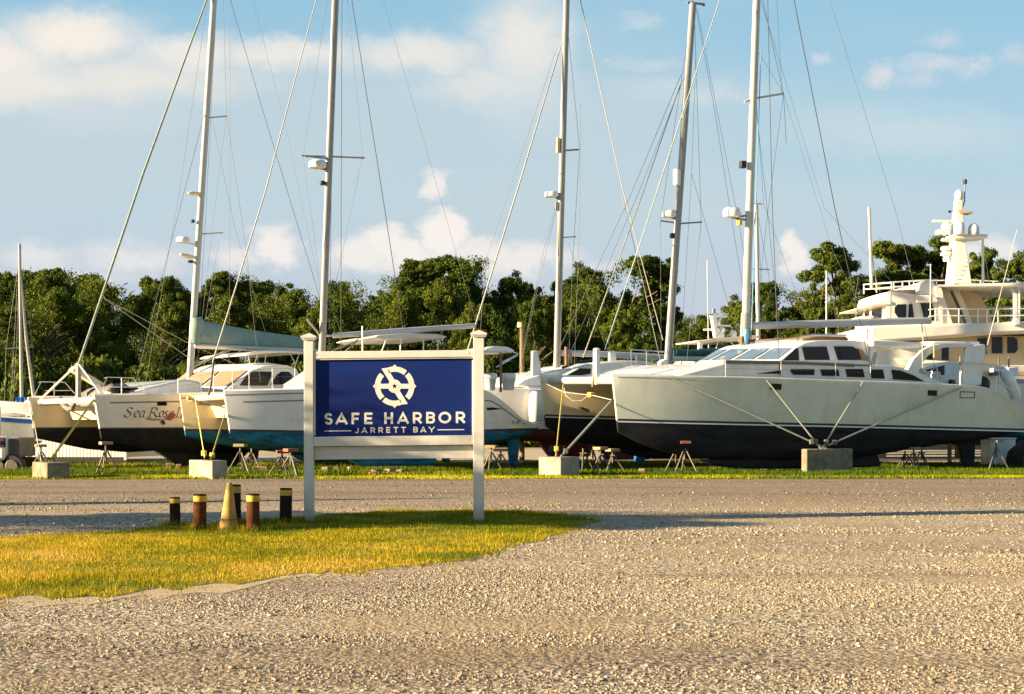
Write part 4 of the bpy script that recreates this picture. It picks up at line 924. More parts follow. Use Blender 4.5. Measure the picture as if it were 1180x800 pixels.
c = fr.p(366,189.5,t); radar(boat, c, .30, .28); tubes(boat, 'radar_bracket', [[c+Vector((.1,0,-.12)), onm(197)]], .035, M['grey'])
b = MB(); b.box(fr.p(371.5,211,t), (.14,.16,.14)); b.build('steaming_light', M['black'], boat, bevel=.02)
bo0, bo1 = fr.p(384,387,t), fr.p(547,375.5,t)
b = MB(); b.tube([bo0, bo0.lerp(bo1,.5), bo1], [.085,.10,.085], 10, flat=.7); b.build('boom', M['boomgrey'], boat, smooth=60)
tubes(boat, 'boom_gooseneck', [[onm(387), bo0]], .035, M['steel']); tubes(boat, 'boom_vang', [[onm(409), fr.p(422,389,t)], [fr.p(398,405,t), fr.p(415,390,t)]], .025, M['alu']); tubes(boat, 'wind_paddle', [[onm(390), fr.p(354,368,t)]], .04, M['alu'])
tubes(boat, 'antenna', [[fr.p(418,407,t-1), fr.p(417.5,376,t-1)]], .028, M['gel'])
b = MB(); b.tube([fr.p(367,-10,t), fr.p(306,220,t), fr.p(245,418,t)], [.015,.022,.028], 6); b.build('furled_headsail', M['furl'], boat, smooth=60)
wire(boat, [fr.p(246,418,t), fr.p(243,445,t), fr.p(240,456,t)], .05, 'wiredark', 'furler_drum')
for nm, mt, r, L in (('backstay','wiredark',.018,[(404,-8,t),(440,220,t),(464,376,t),(474,450,t)]), ('shroud','wiredark',.015,[(394,-5,0),(393,240,0),(393,410,0)]), ('halyard','wire',.009,[(389,-5,t),(382,200,t),(380,400,t)]),
    ('shroud','wire',.008,[(400,-5,t),(418,178,t),(405,240,t),(378,370,t)]), ('shroud','wire',.008,[(378,-5,t),(349,180,t),(366,300,t),(372,400,t)]), ('shroud','wire',.008,[(290,-5,Bm),(330,150,Bm),(366,320,t)]),
    ('topping_lift','wire',.008,[(440,-5,t),(505,220,t),(549,373,t)]), ('lazy_jack','wire',.007,[(382,200,t),(376,340,t),(394,385,t)])):
    wire(boat, [fr.p(u, v, tt) for u, v, tt in L], r, mt, nm)
stanchions(fr, boat, [(268,425,449),(287,427,448),(314,424,447),(340,424,447)], .2)

# ------------------------------------------------------------------ Sea Rose II on the left
fr = Frame(108, 47.5, 38); rose = fr; Bm = 6.33; T = -.55
boat = fr.thing('catamaran', 'white catamaran lettered Sea Rose II with black bottom and sage sail cover', 'catamaran')
sheer = prof0((108,456), [(150,455.2),(205,454.5),(300,452.5),(380,451.5),(410,458),(425,475)])
wl = prof0((112,494), [(205,493.5),(300,493.5),(425,493)])
bot = prof0((114,506.5), [(150,513),(190,521),(240,525),(300,521),(360,511),(425,496)])
hl = []
for yc in (0, Bm):
    H = Hull(sheer, wl, bot, .74, 4.6, yc, rake=.26, tr=.9, bow=.06); hl.append(H)
    H.build(boat, M['gelsunwarm'] if yc == 0 else M['gelcreambounce'], M['foulworn'] if yc == 0 else M['foulblack'], None)  # near hull tinted sun-warm, far hull tinted for bounce light
    H.strip('boot_stripe', lambda x: H.w(x)+.03, lambda x: H.w(x)-.02, M['stripe'])
    H.strip('cove_stripe', lambda x: H.s(x)-.225, lambda x: H.s(x)-.275, M['stripegrey'], x0=.45, x1=H.L*.8)
    keel(boat, yc, [(x+(2.8 if yc else 0), z) for x, z in fp([(178,519),(300,520),(280,539),(212,538)])], .36, M['foulblack'])
    keel(boat, yc, fp([(385,505),(402,503),(399,533),(388,533)]), .12, M['foulblack'], 'rudder')
Hr = hl[0]
hport(Hr, fr, [(182,463),(192.5,463),(192.5,467.6),(182,467.6)], 'portlight', 'glass', T)
# name on the bow, drawn with a broad nib on the hull skin
NIB = .018
def nibtext(H, fr_, strokes, T_, mat, nib=(.017,.012), name='boat_name'):
    b = MB()
    for k_, st in enumerate(strokes):
        P = [fr_.xz(u, v, T_) for u, v in st]; A = []; B = []
        for x, z in P:
            for lst, sg in ((A, 1), (B, -1)):
                X, Z = x+nib[0]*sg, z+nib[1]*sg; lst.append((X, H.side(X, Z, .012+.0006*(k_ % 9)), Z))
        n = len(P); b.add(A+B, [(i, i+1, n+i+1, n+i) for i in range(n-1)])
    return b.build(name, M[mat], H.obj, smooth=0, fix=False)
sp = smooth_pts
names = [sp([(156,471.5),(153.5,469.8),(150.5,471),(150.5,473.2),(153,475.3),(154,477.8),(152,480.6),(149,480.8),(147,478.6)]),
  sp([(158.2,477.6),(161.5,476.2),(162.3,474.4),(160.8,473.6),(158.6,475.4),(158,478.6),(159.6,480.8),(162.5,479.4)]),
  sp([(168.4,474.2),(166.2,473.6),(164.2,476),(163.8,479.4),(165.2,480.8),(167.2,479)]), sp([(169.2,473.6),(168.2,477),(167.6,480),(168.6,480.8),(170,479.8)]),
  [(177.2,470.2),(175.6,475.5),(174.2,480.8)], [(172.6,480.9),(176.2,480.9)], sp([(174.8,470.8),(178.6,469.9),(181.6,470.6),(182,473),(179.6,475.2),(176.2,475.4)]), sp([(178.6,475.4),(180.4,478.6),(182.4,480.6),(184.4,480.4)]),
  sp([(188.2,473.8),(186,474.4),(184.8,477.6),(185.4,480.4),(187.6,480.6),(189.4,477.4),(189,474.4),(188,473.8)]),
  sp([(194.4,474.6),(192.8,473.6),(191.2,474.8),(192.4,476.8),(193,478.8),(191.6,480.8),(189.9,479.8)]),
  sp([(196,477.6),(199.2,476.2),(200,474.4),(198.6,473.6),(196.6,475.4),(195.8,478.6),(197.2,480.8),(200.2,479.4)]),
  [(206.6,470.2),(205,475.5),(203.8,480.8)], [(204.8,470.1),(208.4,470.1)], [(202.2,480.9),(205.6,480.9)], [(211.4,470.2),(209.8,475.5),(208.6,480.8)], [(209.6,470.1),(213,470.1)], [(207.2,480.9),(210.4,480.9)]]
nibtext(Hr, fr, names, T, 'ink')
nibtext(Hr, fr, [sp([(170,481.6),(175,482.6),(182,483.2),(192,483.4)]), sp([(171,483),(178,484.2),(186,483.9)])], T, 'ink', (.006,.009), 'name_flourish')
b = MB(); kk = 0
for (u, v, r) in ((196,479.5,2.6),(198.5,477,2.4),(194,482,2.3),(199.5,480.8,2.2),(197,483.2,1.9),(201,478.2,1.8)):
    H_ = Hr; P = [fr.xz(u+r*math.cos(a)*(1+.25*math.sin(3*a)), v+r*math.sin(a)*(1+.25*math.cos(2*a)), T) for a in np.linspace(0,6.28,11)[:-1]]; Hr.patch(b, P, .022+.001*kk); kk += 1
b.build('rose_emblem', M['rosered'], Hr.obj, smooth=0, fix=False)
b = MB()
for (u, v, r) in ((188.5,486,1.9),(190,488,1.6)):
    P = [fr.xz(u+r*math.cos(a)*1.2, v+r*math.sin(a), T) for a in np.linspace(0,6.28,9)[:-1]]; Hr.patch(b, P, .03+.001*kk); kk += 1
b.build('rose_leaf', M['ink'], Hr.obj, smooth=0, fix=False)
x0 = fr.xz(170,452,T)[0]
slab(boat, 'bridge_deck', [(x0-.2,1.7),(x0+6,1.65),(x0+6,Hr.s(5)-.05),(x0-.5,Hr.s(1)-.03)], .2, Bm-.2, M['gelcreambounce'])
# coachroof: low foredeck, raked covered windscreen, domed roof
slab(boat, 'foredeck', fr.poly([(150,455),(157,450),(176,445),(215,437),(232,440),(232,456)], .5), .5, Bm-.5, M['gel'], .08)
ct = .55
rows = []
for f in (0,.08,.25,.5,.75,.92,1):
    y = ct+(Bm-2*ct)*f; bl = .9*(1-(2*f-1)**2); e = 1-(2*f-1)**2
    L = fr.poly([(262,450),(266,446),(290,427),(306,421.5),(330,421),(341,425),(346,434),(347,450)], ct)
    rows.append([(x-bl*(1 if i < 4 else 0), y, z+(.10*e if 2 < i < 6 else 0)) for i, (x, z) in enumerate(L)])
b = MB(); b.grid(rows, close=True, cap0=True, cap1=True); b.build('cabin', M['gel'], boat, smooth=32)
for f0, f1 in ((.02,.2),(.23,.48),(.52,.77),(.8,.98)):
    b = MB(); g_ = []
    A = Vector((*fr.xz(267,445.4,ct),0)); C_ = Vector((*fr.xz(289,427.8,ct),0))
    for i in range(4):
        f = f0+(f1-f0)*i/3; y = ct+(Bm-2*ct)*f; bl = .9*(1-(2*f-1)**2); g_.append([(A.x-bl-.03, y, A.y+.03), (C_.x-bl-.03, y, C_.y+.03)])
    b.grid(g_); b.build('windscreen_cover', M['tan'], boat, smooth=0, fix=False)
win(boat, fr.poly([(276,444.5),(283,434),(291,428.3),(312,428.5),(313,432),(308,444.5)], ct), ct); win(boat, fr.poly([(311,443.5),(319,432),(324,428.5),(333,428.7),(336.5,433),(336,443)], ct), ct)
slab(boat, 'roof_hatch', fr.poly([(283,421.8),(299,421.2),(299,423),(283,423.4)], 1.2), 1.2, 2.2, M['grey'])
slab(boat, 'sliding_roof', fr.poly([(288,420.5),(296,418.3),(312,418.5),(326,420.5),(326,422),(288,422)], 1.4), 1.4, Bm-1.4, M['gel'], .03)
slab(boat, 'hardtop', fr.poly([(284,408.6),(290,406),(306,403.8),(330,404.2),(345,405),(352,406.5),(352,408),(330,406.8),(300,407),(285,410)], 1.2), 1.2, Bm-1.2, M['gel'], .03)
tubes(boat, 'hardtop_post', [[fr.p(286,408,1.3), fr.p(288,421,1.3)],[fr.p(297,407,2.), fr.p(293,421,2.)],[fr.p(307,406,2.), fr.p(305,421,2.)],[fr.p(333,406,1.3), fr.p(341,420,1.3)],[fr.p(345,407,1.3), fr.p(339,424,1.3)]], .022, M['steel'])
b = MB(); b.tube([(.4,0,Hr.s(0)-.13),(.4,Bm,Hr.s(0)-.13)], .11, 12); b.build('crossbeam', M['aluwhite'], boat, smooth=50)
ym = Bm*.38
ap = fr.p(81,418.5,ym); ap.x = .4
tubes(boat, 'striker_leg', [[ap, (.4,.15,Hr.s(0)-.05)]], .04, M['aluwhite']); tubes(boat, 'striker_leg', [[ap, (.4,Bm-.15,Hr.s(0)-.05)]], .04, M['aluwhite'])
slab(boat, 'striker_post', [(.34,Hr.s(0)-.1),(.46,Hr.s(0)-.1),(.46,ap.z),(.34,ap.z)], ym-.10, ym+.10, M['alu'])
slab(boat, 'bow_walkway', [(.3,ap.z-.25),(.42,ap.z-.1),(2.5,Hr.s(0)-.08),(2.3,Hr.s(0)-.2)], ym+.3, ym+.7, M['gelcreambounce'])
b = MB(); rows = []
for i in range(13):
    y = .9+i*.16; r = []
    for j in range(8):
        a = math.pi*j/7; r.append((1.4+.75*math.cos(a)*(1+.12*math.sin(i*1.7+j)), y, Hr.s(0)-.12+.52*math.sin(a)*(1+.18*math.sin(i*2.1+j*1.3))))
    rows.append(r)
b.grid(rows); b.build('bundled_netting', M['greycloth'], boat, smooth=80)
b = MB(); b.tube(smooth_pts([(.4,Bm*.66,Hr.s(0)-.02),(.42,Bm*.6,Hr.s(0)-.3),(.42,Bm*.5,Hr.s(0)-.42),(.42,Bm*.42,Hr.s(0)-.12),(.42,Bm*.3,Hr.s(0)-.28),(.42,Bm*.1,Hr.s(0)-.2)]), .09, 8); b.build('draped_netting', M['greycloth'], boat, smooth=80)
def pulpit(y, z):
    tubes(boat, 'pulpit', [[(.15,y,z),(.45,y,z+.62),(1.35,y,z+.62),(1.75,y,z+.18)],[(.95,y,z),(.95,y,z+.62)],[(.6,y,z+.3),(1.65,y,z+.32)],[(.45,y,z+.62),(.5,y+.4,z+.6)]], .018, M['steel'])
pulpit(-.05, Hr.s(0)); pulpit(Bm-.1, Hr.s(0))
stanchions(fr, boat, [(166,440,455),(205,436,455),(232,432,454),(246,430,454)], -.3)
t = Bm/2
p0, p1, d = mastline(fr, (218.5,440), (246.5,0), t, 19)
spar(boat, p0-d*.2, p1, .165, .15, M['aluwhite'])
def onm(v, p0=p0, d=d, fr=fr, t=t): z = fr.p(230, v, t).z; return p0+d*((z-p0.z)/d.z)
tubes(boat, 'spreader', [[onm(135), fr.p(261,134,t)]], .03, M['aluwhite']); tubes(boat, 'spreader', [[onm(270), fr.p(257,268,t)]], .03, M['aluwhite'])
c = fr.p(211,276.5,t); radar(boat, c, .26, .22); tubes(boat, 'radar_bracket', [[c+Vector((.05,0,-.1)), onm(283)]], .04, M['gel'])
b = MB(); b.tube([fr.p(208,293,t), fr.p(214,295,t), onm(297)], [.05,.09,.05], 8); b.build('loudhailer', M['gelcreambounce'], boat, smooth=60)
b = MB(); b.tube([fr.p(217,222.5,t), fr.p(221,223,t), onm(223)], [.04,.09,.06], 8); b.build('steaming_light', M['gelcreambounce'], boat, smooth=60)
b = MB(); b.box(fr.p(219.5,301.5,t), (.2,.14,.1)); b.box(fr.p(222,255,t), (.12,.14,.12)); b.build('mast_cleat', M['black'], boat, bevel=.02)
# sail cover: deep soft bundle over the boom
rows = []
for i in range(25):
    f = i/24; u = 228+f*134; top = 368.5+2*math.sin(f*3)+f*21; bt = 397.5+f*6.5
    a, c = fr.p(u, top, t), fr.p(u, bt, t); r = []
    wd = .30-.12*f
    for j in range(14):
        an = 2*math.pi*j/14; sh = .5-.5*math.cos(an); k_ = wd*(.35+.65*sh)*(1+.10*math.sin(i*1.1+j*2.))
        m_ = a.lerp(c, .5-.5*math.cos(an) if False else (1-math.cos(an))/2); r.append(m_+Vector((0, math.sin(an)*k_, 0)))
    rows.append(r)
b = MB(); b.grid(rows, close=True, cap0=True, cap1=True); sc = b.build('sail_cover', M['sage'], boat, smooth=60)
b = MB(); b.tube([fr.p(222,398.5,t), fr.p(290,401.5,t), fr.p(364,405,t)], .10, 8, flat=2.2); b.build('boom', M['bimini'], boat, smooth=60)
b = MB(); b.tube([onm(366)+Vector((.1,0,0)), onm(372)+Vector((.15,0,0)), onm(386)+Vector((.12,0,0)), onm(397)+Vector((.12,0,0))], [.20,.27,.24,.2], 10, flat=1); b.build('mast_collar', M['sage'], sc, smooth=60)
tubes(boat, 'boom_vang', [[onm(424), fr.p(270,400.5,t)]], .045, M['alu'])
b = MB(); b.tube([fr.p(241,-8,t), fr.p(165,200,t), fr.p(88,428,t-.6)], [.032,.046,.048], 8); b.build('furled_headsail', M['furlgreen'], boat, smooth=60)
for nm, mt, r, L in (('shroud','wire',.010,[(240,-5,Bm),(207,220,Bm),(168,440,Bm)]), ('shroud','wire',.013,[(236,130,t),(187,318,1.),(156,443,0)]), ('backstay','wiredark',.013,[(264,-5,t),(300,118,t),(366,335,t),(390,440,t)]),
    ('shroud','wire',.010,[(257,-5,0),(261,130,0),(284,290,0),(300,440,0)]), ('halyard','wire',.008,[(265,-5,t),(265,240,t),(264,420,t)]), ('halyard','wire',.008,[(250,-5,t),(237,250,t),(230,365,t)]),
    ('shroud','wire',.008,[(261,134,t),(246,250,t),(226,430,t)]), ('lazy_jack','wire',.008,[(252,280,t),(236,370,t)]), ('lazy_jack','wire',.009,[(249,338,t),(222,430,t)]), ('shroud','wire',.008,[(245,140,t),(270,260,t),(318,425,t)]),
    ('running_stay','ropew',.016,[(117,342,t-.4),(216,395,t)]), ('running_stay','ropew',.016,[(117,342,t-.4),(217,412,t)]), ('running_stay','ropew',.014,[(226,400,t),(272,420,t)])):
    wire(boat, [fr.p(u, v, tt) for u, v, tt in L], r, mt, nm)

# ------------------------------------------------------------------ boats standing behind
def sail_boat(name, label, u, d, psi, L_, zs, zw, zk, bm, mats, B=None, rows_=None, yk=True):
    f = Frame(u, d, psi); o = f.thing(name, label, 'sailboat')
    sh = [(0,zs+.25),(L_*.3,zs+.08),(L_*.7,zs),(L_,zs-.02)]; w = [(0,zw+.06),(L_,zw)]; bt = [(0,zw-.1),(L_*.15,zw-.35),(L_*.5,zk),(L_*.8,zk+.15),(L_,zw-.1)]
    hs = []
    for yc in ((0, B) if B else (0,)):
        H = Hull(sh, w, bt, bm, L_*.35, yc, rake=.7 if not B else .3, tr=.75); H.build(o, mats[0], mats[1], None); hs.append(H)
        H.strip('boot_stripe', lambda x: H.w(x)+.06, lambda x: H.w(x)-.01, M['stripe'])
        if yk: keel(o, yc, [(L_*.38,zk+.3),(L_*.62,zk+.3),(L_*.6,.12),(L_*.44,.12)], .3, mats[1])
    return f, o, hs
# white catamaran with raised daggerboards (mast nearest the middle of the picture)
fr, boat, hs = sail_boat('sailing_catamaran', 'white and grey catamaran with red bottom and raised daggerboards, between two other catamarans', 532, 54, 22, 13.5, 2.72, 1.25, .75, .95, (M['gel'], M['foulred']), 5.6)
Bm = 5.6; t = Bm/2
slab(boat, 'bridge_deck', [(3.5,1.9),(12.5,1.9),(12.5,2.95),(2.8,3.0)], .2, Bm-.2, M['gel'])
slab(boat, 'foredeck', fr.poly([(596,442),(604,436.5),(622,431),(640,426),(660,424),(660,445),(596,446)], .5), .5, Bm-.5, M['gel'], .08)
slab(boat, 'cabin', fr.poly([(640,440),(650,431),(664,423),(684,417.5),(715,415.2),(748,416),(762,421),(772,441),(772,448),(640,448)], .3), .3, Bm-.3, M['gel'], .12)
for L in ([(652,433),(668,424.5),(681,425),(680,431),(662,434)], [(714,424.5),(722,424),(736,427.5),(738,431),(716,431)], [(739,420.5),(757,420.5),(758,430.5),(745,430.5)]): win(boat, fr.poly(L, .3), .3)
b = MB(); b.tube([fr.p(648,424,.2), fr.p(664,418,.2), fr.p(690,414.6,.2)], .05, 7, flat=1.5); b.build('eyebrow', M['glass'], boat)
for (u, y) in ((615, .6), (704, .8)):
    slab(boat, 'daggerboard', fr.poly([(u-2.6,440),(u-2.2,404.5),(u+4,404),(u+9.6,434),(u+9.6,440)], y), y-.06, y+.10, M['gel'], .03)
b = MB(); q = fr.p(617,470,-1.15); b.tube([q+Vector((0,0,-.62)), q+Vector((0,0,-.5)), q, q+Vector((0,0,.5)), q+Vector((0,0,.62))], [.12,.24,.27,.24,.12], 12); b.build('fender', M['gel'], boat, smooth=60)
p0, p1, d = mastline(fr, (641.5,428), (653,0), t, 21)
spar(boat, p0-d*.2, p1, .19, .16, M['alu'])
def onm(v, p0=p0, d=d, fr=fr, t=t): z = fr.p(645, v, t).z; return p0+d*((z-p0.z)/d.z)
tubes(boat, 'spreader', [[onm(173.5), fr.p(667,172.5,t)]], .035, M['brown']); tubes(boat, 'spreader', [[onm(274), fr.p(664,273,t)]], .03, M['aluwhite'])
c = fr.p(635.5,224,t); radar(boat, c, .30, .24); tubes(boat, 'radar_bracket', [[c+Vector((.2,0,-.1)), onm(230)], [onm(233)+Vector((-.22,0,0)), onm(243)+Vector((-.22,0,0))]], .06, M['grey'])
b = MB(); b.tube([fr.p(643,159,t), fr.p(642.5,176,t)], .07, 6); b.build('flag_roll', M['orange'], boat)
b = MB(); b.tube([fr.p(647,407,t), fr.p(700,408.5,t), fr.p(764,412,t)], .13, 9); b.build('boom', M['boomgrey'], boat, smooth=60)
b = MB(); b.tube([fr.p(649,44,t), fr.p(596,220,t), fr.p(537,410,t)], [.022,.032,.036], 6); b.build('furled_headsail', M['furl'], boat, smooth=60)
tubes(boat, 'mast_rope', [[onm(400)+Vector((.3,-.2,0)), onm(430)+Vector((.35,-.2,0))], [onm(405)+Vector((.5,-.2,0)), onm(424)+Vector((.55,-.2,0))]], .07, M['brown'])
for nm, mt, r, L in (('backstay','ropew',.026,[(667,-8,t),(718,220,t),(764,392,t)]), ('shroud','wire',.011,[(655,40,t),(668,172,t),(660,300,t),(655,425,0)]), ('shroud','wire',.011,[(669,118,0),(668,250,0),(662,420,0)]),
    ('shroud','wire',.010,[(640,60,t),(600,180,t),(560,300,Bm),(552,400,Bm)]), ('shroud','wire',.012,[(646,215,t),(626,290,t),(600,420,Bm)]), ('shroud','wire',.010,[(640,245,t),(618,340,t),(596,440,0)]), ('lazy_jack','wire',.009,[(655,280,t),(700,405,t)])):
    wire(boat, [fr.p(u, v, tt) for u, v, tt in L], r, mt, nm)

# green covered sloop behind the big catamaran's bow
fr, boat, hs = sail_boat('sloop', 'white sloop with teal boom cover and grey mast, half hidden behind the sage catamaran bow', 668, 57.5, 14, 12.5, 2.95, 1.4, .9, 1.7, (M['gel'], M['foulblack']))
t = 0
slab(boat, 'cabin', fr.poly([(752,437),(768,428),(800,426),(845,428),(858,438),(858,446),(752,446)], -.9), -.9, .9, M['gel'], .12)
p0, p1, d = mastline(fr, (768.5,432), (798.5,4), t)
spar(boat, p0-d*.5, p1, .215, .18, M['alu'])
def onm(v, p0=p0, d=d, fr=fr, t=t): z = fr.p(780, v, t).z; return p0+d*((z-p0.z)/d.z)
tubes(boat, 'masthead_fitting', [[p1+Vector((-.25,0,.02)), p1+Vector((.5,0,.0))], [p1+Vector((.3,0,.02)), p1+Vector((.52,0,-.05))]], .05, M['grey']); wire(boat, [p1, p1+Vector((-.1,0,.45))], .02, 'wiredark', 'wind_vane')
tubes(boat, 'spreader', [[onm(258), fr.p(809,256,t)]], .035, M['alu']); tubes(boat, 'spreader', [[onm(257), fr.p(761,254.5,t)]], .035, M['alu'])
c = fr.p(771,246.5,t); radar(boat, c, .30, .32); tubes(boat, 'radar_bracket', [[c+Vector((.1,0,-.15)), onm(252)]], .05, M['grey'])
b = MB(); q = fr.p(778,205.5,t)+Vector((0,-.2,0)); b.tube([q+Vector((0,0,-.36)), q+Vector((0,0,-.3)), q+Vector((0,0,.3)), q+Vector((0,0,.36))], [.08,.16,.16,.08], 10); b.build('radar_reflector', M['gel'], boat, smooth=50)
b = MB(); b.box(onm(272)+Vector((-.2,0,0)), (.16,.2,.2)); b.build('steaming_light', M['black'], boat, bevel=.02)
rows = []
for i in range(15):
    f = i/14; a, c = fr.p(778+f*88, 401+f*3+1.2*math.sin(f*9), t), fr.p(778+f*88, 410.5+f*2, t); r = []
    for j in range(10):
        an = 2*math.pi*j/10; r.append(a.lerp(c, (1-math.cos(an))/2)+Vector((0, math.sin(an)*.22, 0)))
    rows.append(r)
b = MB(); b.grid(rows, close=True, cap0=True, cap1=True); b.build('boom_cover', M['teal'], boat, smooth=60)
b = MB(); b.tube([fr.p(774,413,t), fr.p(868,414.5,t)], .13, 8); b.build('boom', M['boomgrey'], boat, smooth=60)
slab(boat, 'spray_hood', fr.poly([(795,430),(802,420),(838,416),(850,421),(852,430)], -.8), -.8, .8, M['teal'], .1)
for k_, (uu, v) in enumerate(((662,404),(677,404))):
    pass
b = MB(); b.tube([fr.p(784,98,t), fr.p(741,222,t), fr.p(672,412,t)], [.017,.023,.027], 6); b.build('furled_headsail', M['furl'], boat, smooth=60)
for nm, mt, r, L in (('forestay','wire',.014,[(785,86,t),(728,222,t),(640,412,t)]), ('forestay','wire',.011,[(788,90,t),(736,222,t),(655,412,t)]), ('backstay','wire',.011,[(802,10,t),(824,130,t),(838,220,t),(872,432,t)]), ('shroud','wire',.011,[(800,10,t),(808,256,t),(790,430,-1.4)]),
    ('shroud','wire',.011,[(796,20,t),(761,255,t),(762,430,1.4)]), ('shroud','ropew',.016,[(716,222,t),(742,330,t),(764,430,t)]), ('halyard','wire',.009,[(802,60,t),(797,200,t),(785,400,t)]), ('backstay','wire',.010,[(803,8,t),(850,250,t),(880,430,t)]),
    ('mainsheet','ropew',.015,[(842,365,t),(795,432,t)]), ('lazy_jack','wire',.010,[(797,200,t),(843,365,t)])):
    wire(boat, [fr.p(u, v, tt) for u, v, tt in L], r, mt, nm)
tubes(boat, 'deck_rail', [[fr.p(728,432,-1.2), fr.p(727,403,-1.2), fr.p(766,405.5,-1.2)], [fr.p(733,433,-1.2), fr.p(733,409,-1.2)], [fr.p(745,433,-1.2), fr.p(745,404,-1.2)]], .03, M['steel'])
slab(boat, 'deck_locker', fr.poly([(758,432),(760,417),(766,413.5),(771,416),(771,432)], -1.), -1., -.5, M['gel'], .05)
for (u0, v0, u1, v1) in ((775,430,779,417),(786,430,785,416),(794,429,795,418)): tubes(boat, 'deck_rail', [[fr.p(u0,v0,-1.), fr.p(u1,v1,-1.)]], .035, M['ropew'])

# flybridge cruiser with a radar mast
def motor_hull(f, o, L_, zs, zw, zk, bm, mats):
    H = Hull([(0,zs+.5),(L_*.4,zs+.15),(L_,zs)], [(0,zw+.15),(L_,zw)], [(0,zw),(L_*.2,zk+.2),(L_*.6,zk),(L_,zk+.1)], bm, L_*.5, 0, rake=1.2, tr=.95); H.build(o, mats[0], mats[1], None); return H
fr = Frame(690, 68, 15); boat = fr.thing('flybridge_cruiser', 'white flybridge cruiser with radar mast and hardtop, far behind the sage catamaran windscreen', 'motor boat')
motor_hull(fr, boat, 13.5, 3.2, 1.4, .5, 2., (M['gel'], M['foulblack']))
slab(boat, 'cabin', fr.poly([(770,437),(790,424),(880,424),(900,437),(900,445),(770,445)], -1.5), -1.5, 1.5, M['gel'], .12)
slab(boat, 'flybridge', fr.poly([(796,425),(800,414),(862,412),(868,425)], -1.3), -1.3, 1.3, M['gel'], .1)
slab(boat, 'hardtop', fr.poly([(802.5,392.6),(826,390),(870,386.4),(876,388),(872,390.5),(845,393.4),(804,393.8)], -1.4), -1.4, 1.4, M['bimini'], .04)
slab(boat, 'hardtop_post', fr.poly([(806,393),(810,393),(809,415),(804.5,415)], -1.2), -1.2, -1., M['gel']); tubes(boat, 'hardtop_frame', [[fr.p(828,392,-1.2), fr.p(822,414,-1.2)], [fr.p(840,392,-1.2), fr.p(851,404,-1.2)]], .03, M['gel'])
slab(boat, 'canvas', fr.poly([(822,406),(830,399),(842,397),(852,402),(856,414),(820,414)], -1.25), -1.25, 1.25, M['teal'], .08)
slab(boat, 'radar_mast', fr.poly([(819,365),(824.5,365),(825.5,377),(834,386),(834,389),(823,389.5)], 0), -.15, .15, M['gel'], .03)
for (u, v, r_, h_) in ((827,371.5,.14,.30),(832,379.8,.16,.28),(831,384,.15,.2),(845.5,384.5,.15,.36)): dome(boat, fr.p(u,v,0), r_, h_)
tubes(boat, 'radar_scanner', [[fr.p(818,364.6,0), fr.p(838,364.6,0)]], .05, M['gel']); tubes(boat, 'mast_arm', [[fr.p(822,375.3,0), fr.p(842,375.4,0)], [fr.p(811,380,0), fr.p(826,380,0)]], .05, M['gel'])
b = MB(); b.box(fr.p(822.5,358.5,0), (.14,.14,.22)); b.build('horn', M['grey'], boat, bevel=.02)
tubes(boat, 'whip_antenna', [[fr.p(816.5,404,-1.3), fr.p(815,300,-1.3)]], .026, M['aluwhite'])
tubes(boat, 'blocks_prop', [[(6,-.5,.55),(6,-.5,0)],[(6,.5,.55),(6,.5,0)]], .2, M['wood'])

# far sloop showing its white mast only
fr, boat, hs = sail_boat('far_sloop', 'distant sloop showing a slim white mast just right of the sage catamaran mast', 800, 76, 12, 12, 3.1, 1.5, .9, 1.6, (M['gel'], M['foulblue'])); t = 0
p0, p1, d = mastline(fr, (874,400), (871.5,236), t); spar(boat, p0-d*2.4, p1, .16, .13, M['aluwhite'])
tubes(boat, 'masthead_fitting', [[p1+Vector((-.3,0,.05)), p1+Vector((.35,0,.05))], [p1, p1+Vector((0,0,.3))]], .03, M['grey'])
tubes(boat, 'spreader', [[p0+d*4.2+Vector((-.7,0,0)), p0+d*4.2+Vector((.7,0,0))]], .03, M['alu'])
for L in ([(872,240),(905,425)], [(871,242),(848,425)], [(872,240),(884,425)]): wire(boat, [fr.p(u, v, t) for u, v in L], .012, 'wire', 'shroud')
slab(boat, 'cabin', [(3,3.1),(4,3.6),(8,3.6),(8.6,3.1)], -1, 1, M['gel'], .1)
for k_, (u, vt, vb, lab) in enumerate(((952.5,312,380,'distant sailboat with a thin bare mast below the tall lone pine'),)):
    fr, boat, hs = sail_boat('far_sloop', lab, u-60, 84, 10, 9, 2.6, 1.3, .8, 1.3, (M['gel'], M['foulblack'])); p0, p1, d = mastline(fr, (u,vb), (u,vt), 0); spar(boat, p0-d*3, p1, .08, .06, M['aluwhite'])
    for L in ([(u,vt+2),(u-20,420)], [(u,vt+2),(u+22,420)]): wire(boat, [fr.p(a, c, 0) for a, c in L], .012, 'wire', 'shroud')
    slab(boat, 'cabin', [(2.4,2.6),(3.2,3.1),(6,3.1),(6.6,2.6)], -.8, .8, M['gel'], .1)

